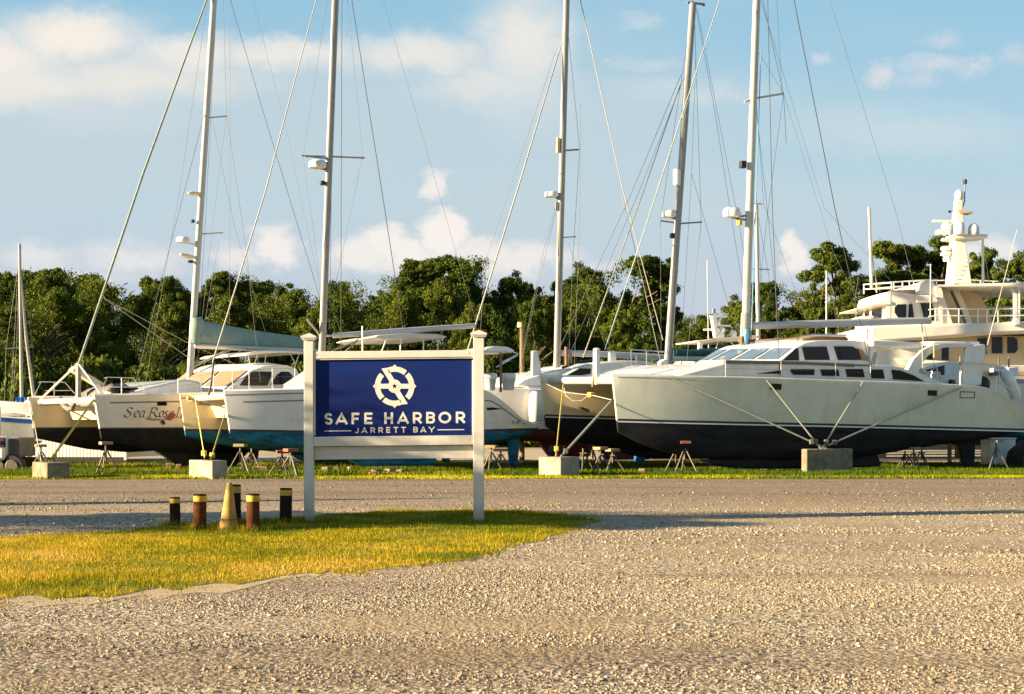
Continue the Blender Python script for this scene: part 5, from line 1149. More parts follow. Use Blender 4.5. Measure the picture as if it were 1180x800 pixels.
# ------------------------------------------------------------------ the cream motor yacht
fr = Frame(905, 62, 3); yacht = fr; B2 = 2.9
boat = fr.thing('motor_yacht', 'tall cream motor yacht with tan sides, railings and a radar mast, behind the sage catamaran', 'motor yacht')
H = Hull(lift([(0,5.0),(4,4.5),(9,4.1),(22,4.0)],0), [(0,2.0),(22,1.9)], [(0,1.6),(3,.9),(9,.55),(22,.8)], 3.2, 8, B2, rake=2.2, tr=.95)
H.build(boat, M['yachtcream'], M['foulred'], None); H.strip('rub_rail', lambda x: H.s(x)-.25, lambda x: H.s(x)-.4, M['yachttan'], off=.03)
zd = fr.p(1040,440,0).z; zt = fr.p(1040,389,0).z
xh0, xh1 = fr.p(1044,420,0).x, 21.5
HT = .75
b = MB(); b.box(((xh0+xh1)/2, B2, (zd+zt)/2-.3), (xh1-xh0, 2*(B2-HT), zt-zd+.9)); b.build('deckhouse', M['yachttan'], boat, bevel=.1)
for L in ([(1062,402),(1074,401.5),(1074,416),(1062,416)], [(1085,398),(1093,398),(1093,415),(1085,415)], [(1126,390),(1137,389),(1137,408),(1126,408)], [(1142.5,388.5),(1155,388),(1155,407.5),(1142.5,407.5)], [(1160.5,388.3),(1168,388.3),(1172,391.5),(1172.5,403),(1169,407),(1160.5,407)]):
    P = fr.poly(L, HT); c = (sum(p[0] for p in P)/len(P), sum(p[1] for p in P)/len(P))
    win(boat, [(c[0]+(x-c[0])*1.18, c[1]+(z-c[1])*1.14) for x, z in P], HT, 'yachttan', 'window_frame', .015); win(boat, P, HT, 'glass', 'window', .035)
# boat deck bulwark
P = fr.poly([(1003,376),(1010,374.3),(1077,373.2),(1140,371.5),(1200,369.5),(1270,368),(1270,381),(1200,383),(1150,384.8),(1100,388.3),(1060,391.5),(1003,393)], -.35)
slab(boat, 'boat_deck_bulwark', P, -.35, 2*B2+.35, M['yachtcream'], .12)
b = MB(); b.box(fr.p(1171,371.5,-.45), (.3,.25,.3)); b.build('deck_lamp', M['gel'], boat, bevel=.05)
# lower forward house in full sun
slab(boat, 'forward_house', fr.poly([(998,395),(1064,393),(1064,440),(998,440)], .2), .2, 2*B2-.2, M['yachtcream'], .15)
# pilothouse
pt = .55
rows = []
for f in (0,.07,.25,.5,.75,.93,1):
    y = pt+(2*B2-2*pt)*f; bl = .16*(1-(2*f-1)**2)
    L = fr.poly([(1021,377),(1021.5,366),(1022,351),(1026,336),(1034,337),(1056,339.5),(1072,341),(1084,347),(1096,377)], pt)
    rows.append([(x-bl*(1 if i < 4 else 0)*.9, y, z) for i, (x, z) in enumerate(L)])
b = MB(); b.grid(rows, close=True, cap0=True, cap1=True); b.build('pilothouse', M['yachtcream'], boat, smooth=25)
xv = fr.xz(1022,350,pt)
slab(boat, 'visor', [(xv[0]-.72,xv[1]-.03),(xv[0]-.2,xv[1]+.10),(xv[0]+.2,xv[1]+.10),(xv[0]+.2,xv[1]-.06),(xv[0]-.70,xv[1]-.08)], pt-.05, 2*B2-pt+.3, M['yachtcream'], .03)
slab(boat, 'roof_overhang', fr.poly([(1057,340),(1076,340.5),(1082,346.5),(1079,349),(1056,348.6)], pt-.2), pt-.25, pt, M['yachtcream'], .04)
for L in ([(1034,351),(1044,350.6),(1044,366),(1034.5,366),(1030.8,360),(1031,354)], [(1047.5,350.4),(1051,350.6),(1053,366),(1046.5,366)], [(1060.5,349.6),(1074,349.8),(1079,369.6),(1065,369)]):
    win(boat, fr.poly(L, pt), pt, 'glass', 'window', .04)
def fpane(f0, f1):
    g_ = []
    A, C_ = fr.xz(1021.4,366,pt), fr.xz(1021.9,353.5,pt)
    for i in range(4):
        f = f0+(f1-f0)*i/3; y = pt+(2*B2-2*pt)*f; bl = .16*(1-(2*f-1)**2); g_.append([(A[0]-bl-.04,y,A[1]),(C_[0]-bl-.04,y,C_[1])])
    b = MB(); b.grid(g_); b.build('windscreen_pane', M['glass'], boat, smooth=0, fix=False)
for f0, f1 in ((.10,.34),(.44,.56),(.66,.90)): fpane(f0, f1)
slab(boat, 'flybridge_console', fr.poly([(1055,340.5),(1060,325.5),(1068,323),(1076,324),(1090,346),(1080,346),(1074,341)], pt+.1), pt+.1, 2*B2-pt-.1, M['yachtcream'], .08)
slab(boat, 'flybridge_screen', fr.poly([(1023,340),(1025,334.6),(1055,334),(1055,339.8)], pt+.05), pt+.05, pt+.12, M['brown'])
slab(boat, 'stair_side', fr.poly([(1078,330),(1084,330),(1098,374),(1086,374)], pt-.1), pt-.1, pt+.1, M['yachtcream'])
slab(boat, 'stair_recess', fr.poly([(1085,333),(1093,333),(1112,374),(1098,374)], pt+.5), pt+.5, 2*B2-pt-.5, M['yachttan'])
slab(boat, 'mast_pylon', fr.poly([(1094,331),(1104,331),(1128,340),(1141,366),(1143,374),(1115,374),(1108,352)], B2-.7), B2-.9, B2+.9, M['yachttan'], .04)  # tan paints in the shaded aft face
slab(boat, 'mast_brace', fr.poly([(1094,330),(1102,331),(1112,352),(1120,374),(1113,374),(1105,354)], B2-1.), B2-1.15, B2-.95, M['yachtcream'], .03)
# radar mast
def taper(L, y0, y1): 
    b = MB()
    for (ua, ub, v), (uc, ud, w), h0, h1 in L:
        A = [fr.xz(ua, v, B2), fr.xz(ub, v, B2), fr.xz(ud, w, B2), fr.xz(uc, w, B2)]
        b.hexa([(A[0][0],B2-h0,A[0][1]),(A[1][0],B2-h0,A[1][1]),(A[1][0],B2+h0,A[1][1]),(A[0][0],B2+h0,A[0][1]),(A[3][0],B2-h1,A[3][1]),(A[2][0],B2-h1,A[2][1]),(A[2][0],B2+h1,A[2][1]),(A[3][0],B2+h1,A[3][1])])
    return b
taper([((1093.5,1115,329),(1097,1109.5,276),.55,.33), ((1098,1109,276),(1099.5,1108.5,244),.32,.24), ((1100,1108,244),(1100.5,1108,231),.22,.2)], 0, 0).build('radar_mast', M['yachtcream'], boat, bevel=.04)
slab(boat, 'mast_platform', fr.poly([(1089,273.5),(1094,272),(1133,271.8),(1133,276),(1096,277.8),(1089,276.5)], B2), B2-.6, B2+.6, M['yachtcream'], .05)
slab(boat, 'mast_platform', fr.poly([(1100,244),(1118.5,244.4),(1118.5,247),(1104,247.5)], B2), B2-.3, B2+.3, M['yachttan'], .03)
dome(boat, fr.p(1105,224.6,B2), .20, .46); dome(boat, fr.p(1099,265,B2)+Vector((0,-.7,0)), .25, .62); dome(boat, fr.p(1122,264.5,B2), .26, .55)
b = MB(); q = fr.p(1086,255,B2); b.box(q, (.95,.14,.10)); b.box(q+Vector((.15,0,-.14)), (.25,.2,.2)); b.build('radar_scanner', M['yachtcream'], boat, bevel=.03)
b = MB(); b.box(fr.p(1086,268,B2), (.55,.5,.24)); b.box(fr.p(1090,262,B2), (.34,.4,.3)); b.build('radar_housing', M['gel'], boat, bevel=.06)
b = MB(); b.box(fr.p(1084,273,B2), (.18,.2,.1)); b.build('search_light', M['black'], boat, bevel=.03)
for v in (286.5, 292.5): radar(boat, fr.p(1089.5,v,B2), .22, .2)
b = MB(); b.lathe([(.12,-.12),(.14,0),(.12,.12)], fr.p(1090,298.5,B2), 10); b.build('camera_ball', M['gel'], boat); tubes(boat, 'mast_arm', [[fr.p(1084,293.5,B2), fr.p(1099,294,B2)], [fr.p(1086,288,B2), fr.p(1099,288,B2)]], .06, M['yachtcream'])
tubes(boat, 'antenna', [[fr.p(1109,240,B2), fr.p(1111.5,232,B2), fr.p(1112,212,B2)]], .03, M['grey']); b = MB(); b.lathe([(.09,-.1),(.1,.0),(.09,.1)], fr.p(1112,209.5,B2), 10); b.build('antenna_cap', M['black'], boat)
b = MB(); b.box(fr.p(1094.5,244,B2), (.12,.1,.1)); b.build('camera', M['black'], boat)
for i in range(9):
    v = 280+i*5.6; tubes(boat, 'ladder_rung', [[fr.p(1095.5-(v-280)*.035,v,B2-.62), fr.p(1099-(v-280)*.035,v,B2-.62)]], .018, M['gel'])
spar(boat, fr.p(1132.8,340,B2), fr.p(1132.4,272,B2), .085, .07, M['yachtcream'], 'crane_post'); wire(boat, [fr.p(1133,277,B2), fr.p(1146,372,B2)], .016, 'ropew', 'crane_line')
spar(boat, fr.p(1004.5,333,B2), fr.p(1001.5,239,B2), .095, .08, M['aluwhite'], 'signal_mast'); wire(boat, [fr.p(1003,282,B2), fr.p(1011,333,B2)], .03, 'ropew', 'signal_halyard'); wire(boat, [fr.p(1001,245,B2), fr.p(985,345,B2)], .009, 'wire', 'signal_halyard')
# railings
def railing(L, t, h_px, posts, r=.028, name='railing'):
    top = [fr.p(u, v, t) for u, v in L]; low = [fr.p(u, v+h_px*.5, t) for u, v in L]
    lines = [top, low]
    U_ = [u for u, _ in L]; V_ = [v for _, v in L]
    for u in posts:
        v = float(np.interp(u, U_, V_)); lines.append([fr.p(u, v, t), fr.p(u, v+h_px, t)])
    return tubes(boat, name, lines, r, M['gel'], 6)
railing([(1027,326),(1040,324.5),(1060,323.2),(1080,322.2)], pt+.2, 12, (1027.5,1040,1053,1066,1079)); railing([(995,328),(1030,325),(1094,323)], 2*B2-pt-.2, 11, (995.5,1010,1030,1048,1066))
a_, b_ = fr.p(1027,326,pt+.2), fr.p(995,328,2*B2-pt-.2); tubes(boat, 'railing', [[a_, b_], [a_-Vector((0,0,.24)), b_-Vector((0,0,.22))]], .028, M['gel'])
railing([(1113,322.5),(1150,324.5)], B2+1.5, 9, (1116,1130,1145))
railing([(1070,357),(1078,356),(1140,356.2),(1200,355.6),(1260,355)], -.3, 16, (1078,1105,1127,1137.5,1150,1169,1190,1215,1240)); railing([(1120,354),(1200,354)], 2*B2+.2, 17, (1125,1145,1165,1185))
# aft hardtop
slab(boat, 'aft_hardtop', fr.poly([(1080,330),(1120,327),(1200,325),(1270,324),(1270,329),(1200,330.6),(1120,331.5)], .2), .2, 2*B2-.2, M['yachtcream'], .06)
for y in (.5, 2*B2-.5): slab(boat, 'hardtop_post', fr.poly([(1162,330),(1166,330),(1171.5,340),(1171.5,373),(1168,373),(1168,341)], .5), y-.06, y+.06, M['gel'])
for u in (1172.5, 1230): slab(boat, 'hardtop_post', fr.poly([(u,330),(u+2.5,330),(u+2.5,373),(u,373)], .5), .44, .56, M['gel'])
slab(boat, 'deck_step', fr.poly([(985,366.5),(1010,365.5),(1010,368),(985,368.8)], B2), B2-1, B2+1, M['yachtcream'])
for u, v0 in ((1026.5,334),(1072,305)): tubes(boat, 'whip_antenna', [[fr.p(u,374,.3), fr.p(u+.5,v0,.3)]], .022, M['gel'])
for x in (5, 9, 13, 17):
    b = MB(); b.box((x, B2, .3), (.4,1.2,.6)); b.build('keel_block', M['wood'], boat, bevel=.02)

# white cruiser between catamaran and yacht
fr = Frame(1020, 53, 16); boat = fr.thing('cabin_cruiser', 'white cabin cruiser with dark side windows, wedged between the sage catamaran stern and the yacht', 'motor boat')
H = motor_hull(fr, boat, 9, 2.9, 1.5, .9, 1.4, (M['gel'], M['foulblue']))
slab(boat, 'cabin', fr.poly([(1056,440),(1062,424),(1090,417),(1124,415),(1130,445)], -1.1), -1.1, 1.1, M['gel'], .08)
slab(boat, 'aft_locker', fr.poly([(1162,423),(1174,423),(1174,433.5),(1162,433.5)], -.6), -.6, .6, M['gel'], .03)
win(boat, fr.poly([(1106,411),(1114,411),(1114,421),(1106,421)], -1.1), -1.1, 'tan'); win(boat, fr.poly([(1068,426),(1088,421),(1088,432),(1066,434)], -1.1), -1.1)
slab(boat, 'transom', fr.poly([(1166,437),(1182,437),(1184,455),(1166,457)], -1.3), -1.3, 1.3, M['alu'], .05)
b = MB(); b.box(fr.p(1178,448,-1.3), (.5,.03,.1)); b.box(fr.p(1172,444,-1.3), (.2,.03,.2)); b.build('transom_vent', M['grey'], boat)
tubes(boat, 'rod_holder', [[fr.p(1151,424,-.8), fr.p(1151,411,-.8)], [fr.p(1162.5,424,-.8), fr.p(1162.5,411,-.8)]], .03, M['galv'])
tubes(boat, 'support', [[(3,-.4,.95),(3,-.4,0)],[(3,.4,.95),(3,.4,0)],[(7,-.4,.95),(7,-.4,0)],[(7,.4,.95),(7,.4,0)]], .09, M['wood'])

# ------------------------------------------------------------------ left edge: sloop, cruiser, truck, container
fr, boat, hs = sail_boat('small_sloop', 'small sloop with bare mast and blue tarp at the left edge', -45, 61, 12, 8.5, 2.35, 1.3, .8, 1.2, (M['gel'], M['foulblue'])); t = 0
p0, p1, d = mastline(fr, (25,462), (22.5,281), t); spar(boat, p0-d*.6, p1, .10, .075, M['alu'])
b = MB(); b.tube([fr.p(24,318,t), fr.p(30,390,t), fr.p(39,460,t)], [.05,.075,.08], 7); b.build('furled_headsail', M['furl'], boat, smooth=60)
tubes(boat, 'spreader', [[fr.p(6,402,t), fr.p(24,401,t), fr.p(39,399.5,t)]], .022, M['alu'])
for L in ([(22,300),(7,400),(5,470)], [(23,300),(38,400),(38,460)], [(22,285),(14,440),(11,465)], [(23,290),(19,400),(14,475)], [(22,330),(30,460)]): wire(boat, [fr.p(u, v, t) for u, v in L], .012, 'wire', 'shroud')
b = MB(); rows = []
for i in range(7):
    u = 19+i*1.8; r = []
    for j in range(9):
        a = 2*math.pi*j/9; q = fr.p(u, 465, t); r.append(q+Vector((0, .35*math.sin(a)*(1+.2*math.sin(i*2+j)), .29*math.cos(a)*(1+.15*math.sin(i*3+j*2)))))
    rows.append(r)
b.grid(rows, close=True, cap0=True, cap1=True); b.build('tarp', M['bluetarp'], boat, smooth=80)
slab(boat, 'cabin', [(2.4,2.3),(3,2.75),(5.6,2.75),(6.2,2.3)], -.7, .7, M['gel'], .08)

fr = Frame(-70, 53, 8); boat = fr.thing('cabin_cruiser', 'small white cabin cruiser with tan canopy and blue stripe behind the truck', 'motor boat')
H = motor_hull(fr, boat, 3.55, 1.72, .9, .7, 1., (M['gel'], M['foulblue'])); H.strip('blue_stripe', lambda x: H.s(x)-.02, lambda x: H.s(x)-.16, M['bluetarp'], off=.012)
slab(boat, 'cabin', fr.poly([(-20,492),(-15,480),(22,479),(24,490.5),(24,494)], -.6), -.6, .6, M['tan'], .04); win(boat, fr.poly([(4,484),(9,484),(9,488),(4,488)], -.6), -.6)
slab(boat, 'canopy', fr.poly([(-20,479),(-8,475.8),(10,475.6),(20,477.5),(20,479.6),(-20,481)], -.8), -.8, .8, M['bimini'], .03)
tubes(boat, 'canopy_frame', [[fr.p(20,478,-.75), fr.p(23,491,-.75)], [fr.p(10,477,-.75), fr.p(16,491,-.75)]], .02, M['steel'])
for x in (.9, 2.8):
    b = MB(); b.box((x, 0, .36), (.2,1.2,.72)); b.build('keel_block', M['wood'], boat, bevel=.02)

tk = thing('truck', 'old white truck with a mesh grille and red lamp at the left edge', 'truck', (G(0,549).x, 47.5, 0))
TX = lambda u: (u-0)/F*47.5+ (0-U0)/F*47.5 - tk.location.x; TZ = lambda v: CAMZ-(v-V0)/F*47.5
def tb(name, u0, u1, v0, v1, y0, y1, mat, par=tk, bev=.03):
    b = MB(); b.box(((TX(u0)+TX(u1))/2, (y0+y1)/2, (TZ(v0)+TZ(v1))/2), (TX(u1)-TX(u0), y1-y0, TZ(v0)-TZ(v1))); return b.build(name, M[mat], par, bevel=bev)
tb('cab', -75, -22, 468, 532, .05, 1.9, 'gel'); hd = tb('hood', -22, 8.5, 503, 530, .05, 1.9, 'gel', bev=.08); tb('fender', -14, 7, 514, 531, -.12, .1, 'gel', bev=.1); tb('cab_window', -62, -30, 474, 494, .02, .06, 'glass', bev=0)
tb('lamp_recess', -4, 6.5, 504, 515, -.14, .0, 'black', hd, .01); tb('side_lamp', 0, 3, 508, 512.5, -.18, -.1, 'lampred', hd, .02)
gr = tb('grille', 9, 21.5, 504.5, 526.5, .1, 1.7, 'grey')
b = MB()
for i in range(9): b.box(((TX(9)+TX(21.5))/2, .075, TZ(505.5+i*2.5)), (TX(21.2)-TX(9.3), .03, .022))
for i in range(5): b.box((TX(10+i*2.7), .07, (TZ(505)+TZ(526))/2), (.02, .03, TZ(505)-TZ(526)))
b.build('mesh', M['galv'], gr)
tb('bumper', 6, 25, 528, 538, .0, 1.9, 'darkshadeiron'); tb('chassis', -75, 22, 531, 538, .2, 1.7, 'darkshadeiron')
for u in (-52, -2, 14):
    b = MB(); cx, cz, r = TX(u), TZ(537.5), .40
    rows = []
    for y_ in (-.06,.0,.22,.28):
        rr = r*(.88 if y_ in (-.06,.28) else 1); rows.append([(cx+rr*math.cos(a), y_, cz+rr*math.sin(a)) for a in np.linspace(0,2*math.pi,25)[:-1]])
    b.grid(rows, close=True, cap0=True, cap1=True); w_ = b.build('wheel', M['black'], tk, smooth=40)
    b = MB(); b.grid([[(cx+q_*math.cos(a), y_, cz+q_*math.sin(a)) for a in np.linspace(0,2*math.pi,17)[:-1]] for q_, y_ in ((.22,-.075),(.2,-.09))], close=True, cap0=True, cap1=True); b.build('rim', M['galv'], w_)

# white panelled container behind Sea Rose
d0 = 57.; xl = (26-U0)/F*d0; xr = (147-U0)/F*d0
ct_ = thing('storage_container', 'low white ribbed storage container behind the Sea Rose catamaran', 'container', (xl, d0, 0), R(-2))
Wd = (xr-xl); Hh = CAMZ+(V0-478)/F*d0
def corr(b, p, q, z0, z1, n, a=.006):
    p = Vector(p); q = Vector(q); dn = Vector((-(q-p).y, (q-p).x, 0)).normalized(); rows = []
    for i in range(n*4+1):
        f = i/(n*4); o_ = a if (i % 4) in (1, 2) else 0; w = p.lerp(q, f)-dn*o_; rows.append([(w.x, w.y, z0), (w.x, w.y, z1)])
    b.grid(rows)
b = MB(); corr(b, (0,0,0), (Wd,0,0), .22, Hh, 30); b.build('front_side', M['shed'], ct_, smooth=0, fix=False)
b = MB(); corr(b, (Wd,0,0), (Wd+1.,4.6,0), .22, Hh, 18); b.build('end_side', M['shed'], ct_, smooth=0, fix=False)
b = MB(); b.add([(-.02,-.02,Hh),(Wd+.02,-.02,Hh),(Wd+1.02,4.62,Hh),(1.,4.62,Hh)], [(0,1,2,3)]); b.add([(0,0,.2),(1,4.6,.2),(1,4.6,Hh),(0,0,Hh)], [(0,1,2,3)]); b.build('roof', M['shed'], ct_, smooth=0)
b = MB(); b.box((.11,-.03,Hh/2+.08), (.2,.06,Hh)); b.box((Wd-.03,-.035,Hh/2+.05), (.1,.06,Hh-.1)); b.box((Wd/2,-.04,Hh), (Wd+.1,.08,.1)); b.build('corner_post', M['gel'], ct_, bevel=.01)
b = MB(); b.box((Wd/2,.06,.11), (Wd,.06,.24)); b.build('skirt', M['black'], ct_)

# ------------------------------------------------------------------ concrete blocks, straps, jack stands, timber
def block(label, ul, ur, uc, vb, vt, mat, rz, w, dpt):
    p = G(uc, vb); s = p.y/F; h = (vb-vt)*s
    t_ = thing('concrete_block', label, 'concrete block', p, R(rz)); b = MB()
    b.box((0,0,h/2-.03), (w,dpt,h+.06)); b.build('body', M[mat], t_, bevel=.025)
    b = MB()
    for sx_ in (-.22,.22): b.tube([(sx_-.09,0,h-.02),(sx_-.07,0,h+.10),(sx_+.07,0,h+.10),(sx_+.09,0,h-.02)], .014, 6)
    b.build('lifting_loop', M['rust'], t_); return t_, p+Vector((0,0,h))
# corners: near vertical edge at uc; left face runs back-left, right face back-right
def cblock(label, ul, uc, ur, vb, vt, mat, ang, top_dark=False):
    p = G(uc, vb); s = p.y/F; h = (vb-vt)*s
    a = R(ang); e1 = Vector((math.cos(a), math.sin(a), 0)); e2 = Vector((-math.sin(a), math.cos(a), 0))
    # choose lengths so that the ends fall on ur and ul
    def ln(e, u): k = (u-U0)/F; return (k*p.y-p.x)/(e.x-k*e.y)
    l1, l2 = ln(e1, ur), ln(e2, ul); l2 = max(.3, min(abs(l2), 2.2))
    t_ = thing('concrete_block', label, 'concrete block', p, a); b = MB()
    b.box((l1/2, l2/2, h/2-.03), (l1, l2, h+.06)); b.build('body', M[mat], t_, bevel=.03)
    b = MB(); b.tube([(l1/2-.12,l2/2,h-.03),(l1/2-.09,l2/2,h+.09),(l1/2+.09,l2/2,h+.09),(l1/2+.12,l2/2,h-.03)], .02, 6); b.build('lifting_loop', M['rust'], t_)
    return p+e1*(l1/2)+e2*(l2/2)+Vector((0,0,h))
b1 = cblock('weathered concrete block with a yellow strap under the far bow of Sea Rose', 37, 54, 80.5, 552.5, 533.5, 'concretedark', 33)
b2 = cblock('pale concrete block with two crossing yellow straps in front of Sea Rose', 217.5, 244.5, 262, 552.5, 531, 'concrete', 42)
b3 = cblock('pale concrete block holding a rope and strap below the sage catamaran bows', 620.5, 646.5, 668, 549.5, 527, 'concrete', 52)
b4 = cblock('long dark weathered concrete block below the sage catamaran side, four straps on it', 925, 929.5, 983, 546, 517.5, 'concretedark', 22)
def strap(label, a, b_, mat, w=.045, sag=0.):
    a, b_ = Vector(a), Vector(b_); o = thing('tie_down_strap', label, 'strap', a)
    d_ = b_-a; mb = MB(); m_ = d_*.5+Vector((0,0,-sag)); mb.tube([Vector(), d_*.25+Vector((0,0,-sag*.75)), m_, d_*.75+Vector((0,0,-sag*.75)), d_], w, 6, flat=.35); mb.build('webbing', M[mat], o, smooth=60)
    mb = MB(); q = d_*.10; mb.box(q, (.14,.12,.16)); mb.build('ratchet', M['galv'] if mat != 'strapy' else M['strapy'], o, bevel=.02)
W = lambda f, u, v, t: f.M @ f.p(u, v, t)
strap('yellow strap from the dark concrete block up to the Sea Rose near bow', b1+Vector((-.05,0,0)), W(rose,108,461,.1), 'strapy', .06)
strap('grey strap from the dark block to the far bow of Sea Rose', b1+Vector((-.35,.3,-.1)), W(rose,35,463,6.1), 'strapg', .04)
strap('left of the two pale yellow straps on the block by Sea Rose', b2+Vector((-.08,0,0)), W(mid,225,460,5.45*.6), 'strapk' if False else 'strapy', .045)
strap('right of the two yellow straps, rising to the blue bottomed catamaran bow', b2+Vector((.08,0,0)), W(mid,259,478,.0), 'strapy', .045)
strap('thin yellow line from the pale block up to the sage catamaran crossbeam', b3+Vector((-.1,0,0)), W(big,649,443,3.2), 'strapy', .018)
strap('broad pale strap from the block to the sage catamaran near bow', b3+Vector((.05,0,0)), W(big,704,463,-.02), 'strapk', .036)
for (u, v, lab) in ((777,435,'foremost khaki strap slanting down the sage catamaran side to the block'), (881,438,'short khaki strap dropping right onto the block beside the forward portlight'), (991,440,'khaki strap leaning left from the side windows down to the block'), (1105,447,'longest khaki strap running forward from the sage catamaran stern')):
    x_, z_ = big.xz(u, v, -.66); strap(lab, b4+Vector((random.uniform(-.3,.3), -.1, 0)), big.M @ Vector((x_, BIG_HULL.side(x_, z_, .05), z_)), 'strapk', .026, .0)

def jack_stand(label, u, vb, vt, pad='pad_wood', d=None, rz=None, spread=.42, lean=0):
    d_ = d or GD(vb); p = Vector(((u-U0)/F*d_, d_, 0)); h = CAMZ-(vt-V0)/F*d_
    o = thing('jack_stand', label, 'jack stand', p, random.random()*6 if rz is None else rz, 'jack stands propping up the boats')
    for k_ in range(3):
        a = k_*2.094; b = MB(); b.tube([(math.cos(a)*spread,math.sin(a)*spread,0),(math.cos(a)*.05,math.sin(a)*.05,h*.74)], .024, 6); b.tube([(math.cos(a)*(spread-.06),math.sin(a)*(spread-.06),.012),(math.cos(a)*(spread+.06),math.sin(a)*(spread+.06),.012)], .03, 6); b.build('leg', M[mats_js], o, smooth=60)
    b = MB(); b.tube([(0,0,h*.45),(0,0,h-.05)], .03, 7); b.build('screw', M[mats_js], o, smooth=60)
    b = MB(); b.tube([(-.14,0,h*.76),(.14,0,h*.76)], .014, 5); b.build('crank_handle', M[mats_js], o)
    if pad: b = MB(); b.box((0,0,h-.02), (.34,.34,.09)); b.build('pad', M[pad], o, bevel=.01)
    return o
M['pad_wood'] = M['wood']; mats_js = 'galv'
JS = [(47,543,513,'wood','jack stand behind the dark concrete block under the far Sea Rose hull'),
 (122,548,510,'wood','tall jack stand under the near Sea Rose bow, beside the container'),
 (277,547,512.5,'wood','jack stand with timber pad just right of the pale block by Sea Rose'),
 (290,544,515,None,'padless jack stand under the blue bottom, left of the sign'),
 (325,549,520,'padred','jack stand with faded red pad close to the left sign post'),
 (335,550,518,'padred','slightly nearer jack stand with faded red pad by the left sign post'),
 (566,546,514,'wood','jack stand under the blue stern just right of the sign'),
 (577,544,518,'wood','second jack stand right of the sign, under the blue stern'),
 (672,545,515,None,'left jack stand in the cluster right of the rope block'),
 (683,543,511,None,'tallest jack stand in the cluster below the sage bows'),
 (692,548,516,'wood','nearest jack stand in the cluster below the sage bows'),
 (706,546,518,'wood','right hand jack stand in the cluster below the sage bows'),
 (779,545,512,None,'padless jack stand below the sage hull forefoot'),
 (789,546,509,'padred','jack stand with red pad below the sage hull forefoot'),
 (1043,541,518,None,'thin jack stand behind the sage keel, leftmost of three'),
 (1053,543,516,'wood','jack stand behind the sage keel, nearest of three'),
 (1062,541,516,None,'jack stand behind the sage keel, rightmost of three'),
 (1148,543,508,'wood','jack stand under the sage stern, right of the rudder')]
for u, vb, vt, pad, lab in JS: jack_stand(lab, u, vb, vt, pad)
# timber blocking
def timber(label, u, vb, vt, wpx, n=2, d=None, rz=0):
    d_ = d or GD(vb); p = Vector(((u-U0)/F*d_, d_, 0)); h = (vb-vt)/F*d_; w = wpx/F*d_
    o = thing('timber_blocking', label, 'timber block', p, R(rz), 'timber blocking under the keels')
    for i in range(n):
        b = MB(); hh_ = h/n
        b.box((random.uniform(-.02,.02)*w, random.uniform(-.03,.03), hh_*(i+.5)), (w*(1 if i % 2 == 0 else .8), .9 if i % 2 == 0 else .5, hh_-.004), random.uniform(-.05,.05)); b.build('beam', M['wood'], o, bevel=.012)
TB = [(195,541,534,8,'pale timber blocking under the Sea Rose keel, left piece'), (206,541,535,7,'smaller timber blocking under the Sea Rose keel, right piece'), (300,544,537,20,'long timber blocking behind the jack stands left of the sign'),
 (376,545,538,9,'bright timber blocking just right of the left sign post'), (388,543,538,6,'small timber blocking under the sign, second from its left post'), (404,543,538,7,'timber blocking under the sign, left of the sloping blue keel'),
 (434,547,540,9,'timber blocking under the blue keel, left of three'), (449,547,540,8,'timber blocking under the blue keel, middle of three'), (462,546,541,8,'timber blocking under the blue keel, right of three'),
 (826,544,539,10,'timber blocking under the front of the sage keel'), (880,544,539,8,'timber blocking under the middle of the sage keel'), (740,545,540,9,'short timber offcut lying between jack stands and sage forefoot'), (1030,544,539.5,10,'timber blocking under the back of the sage keel')]
for u, vb, vt, w, lab in TB: timber(lab, u, vb, vt, w, 2, None, random.uniform(-15,15))

# yard clutter seen below the hulls
pl_ = Vector(((1062-U0)/F*88, 88, 0)); w_ = thing('lumber_stack', 'long stack of pale lumber far off below the sage stern', 'lumber', pl_)
for i in range(6):
    b = MB(); b.box((random.uniform(-.3,.3), random.uniform(-.1,.1), .09+.17*i), (9-.4*i, 1.5, .15)); b.build('plank_layer', M['wood'], w_)
wp = thing('storage_box', 'white storage box standing in the yard under the sage stern', 'box', ((1150-U0)/F*52, 52, 0), .2)
b = MB(); b.box((0,0,.5), (1.0,.7,.96)); b.build('body', M['gel'], wp, bevel=.02); b = MB(); b.box((0,0,1.01), (1.06,.76,.06)); b.build('lid', M['shed'], wp, bevel=.02)
dk = thing('tarped_pile', 'dark tarp covered pile at the right edge below the sage stern', 'covered pile', ((1200-U0)/F*50, 50, 0), .1)
b = MB(); rows = []
for i in range(9):
    x = -1+.25*i; rows.append([(x, .7*math.cos(a), max(0, .95*math.sin(a)*(1+.12*math.sin(i*2.3+j))*(1 if 0 < i < 8 else .75))) for j, a in enumerate(np.linspace(0, math.pi, 9))])
b.grid(rows, cap0=True, cap1=True); b.build('tarp', M['black'], dk, smooth=60)
for (u, d_, r_, h_, mat, lab) in ((737,55,.22,.9,'bluetarp','blue plastic drum standing in the yard behind the sage forefoot'), (642,52,.3,.75,'black','black plastic tub behind the rope block'), (975,54,.28,.7,'black','dark drum standing behind the sage keel')):
    o = thing('drum', lab, 'drum', ((u-U0)/F*d_, d_, 0)); b = MB(); b.lathe([(r_*.95,0),(r_,.04),(r_,h_*.33),(r_*1.03,h_*.35),(r_,h_*.37),(r_,h_*.66),(r_*1.03,h_*.68),(r_,h_*.7),(r_,h_-.03),(r_*.93,h_)], n=18); b.build('body', M[mat], o, smooth=40)
    b = MB(); b.lathe([(r_*.9,h_-.01),(r_*.9,h_+.012)], n=18); b.build('lid', M[mat], o)
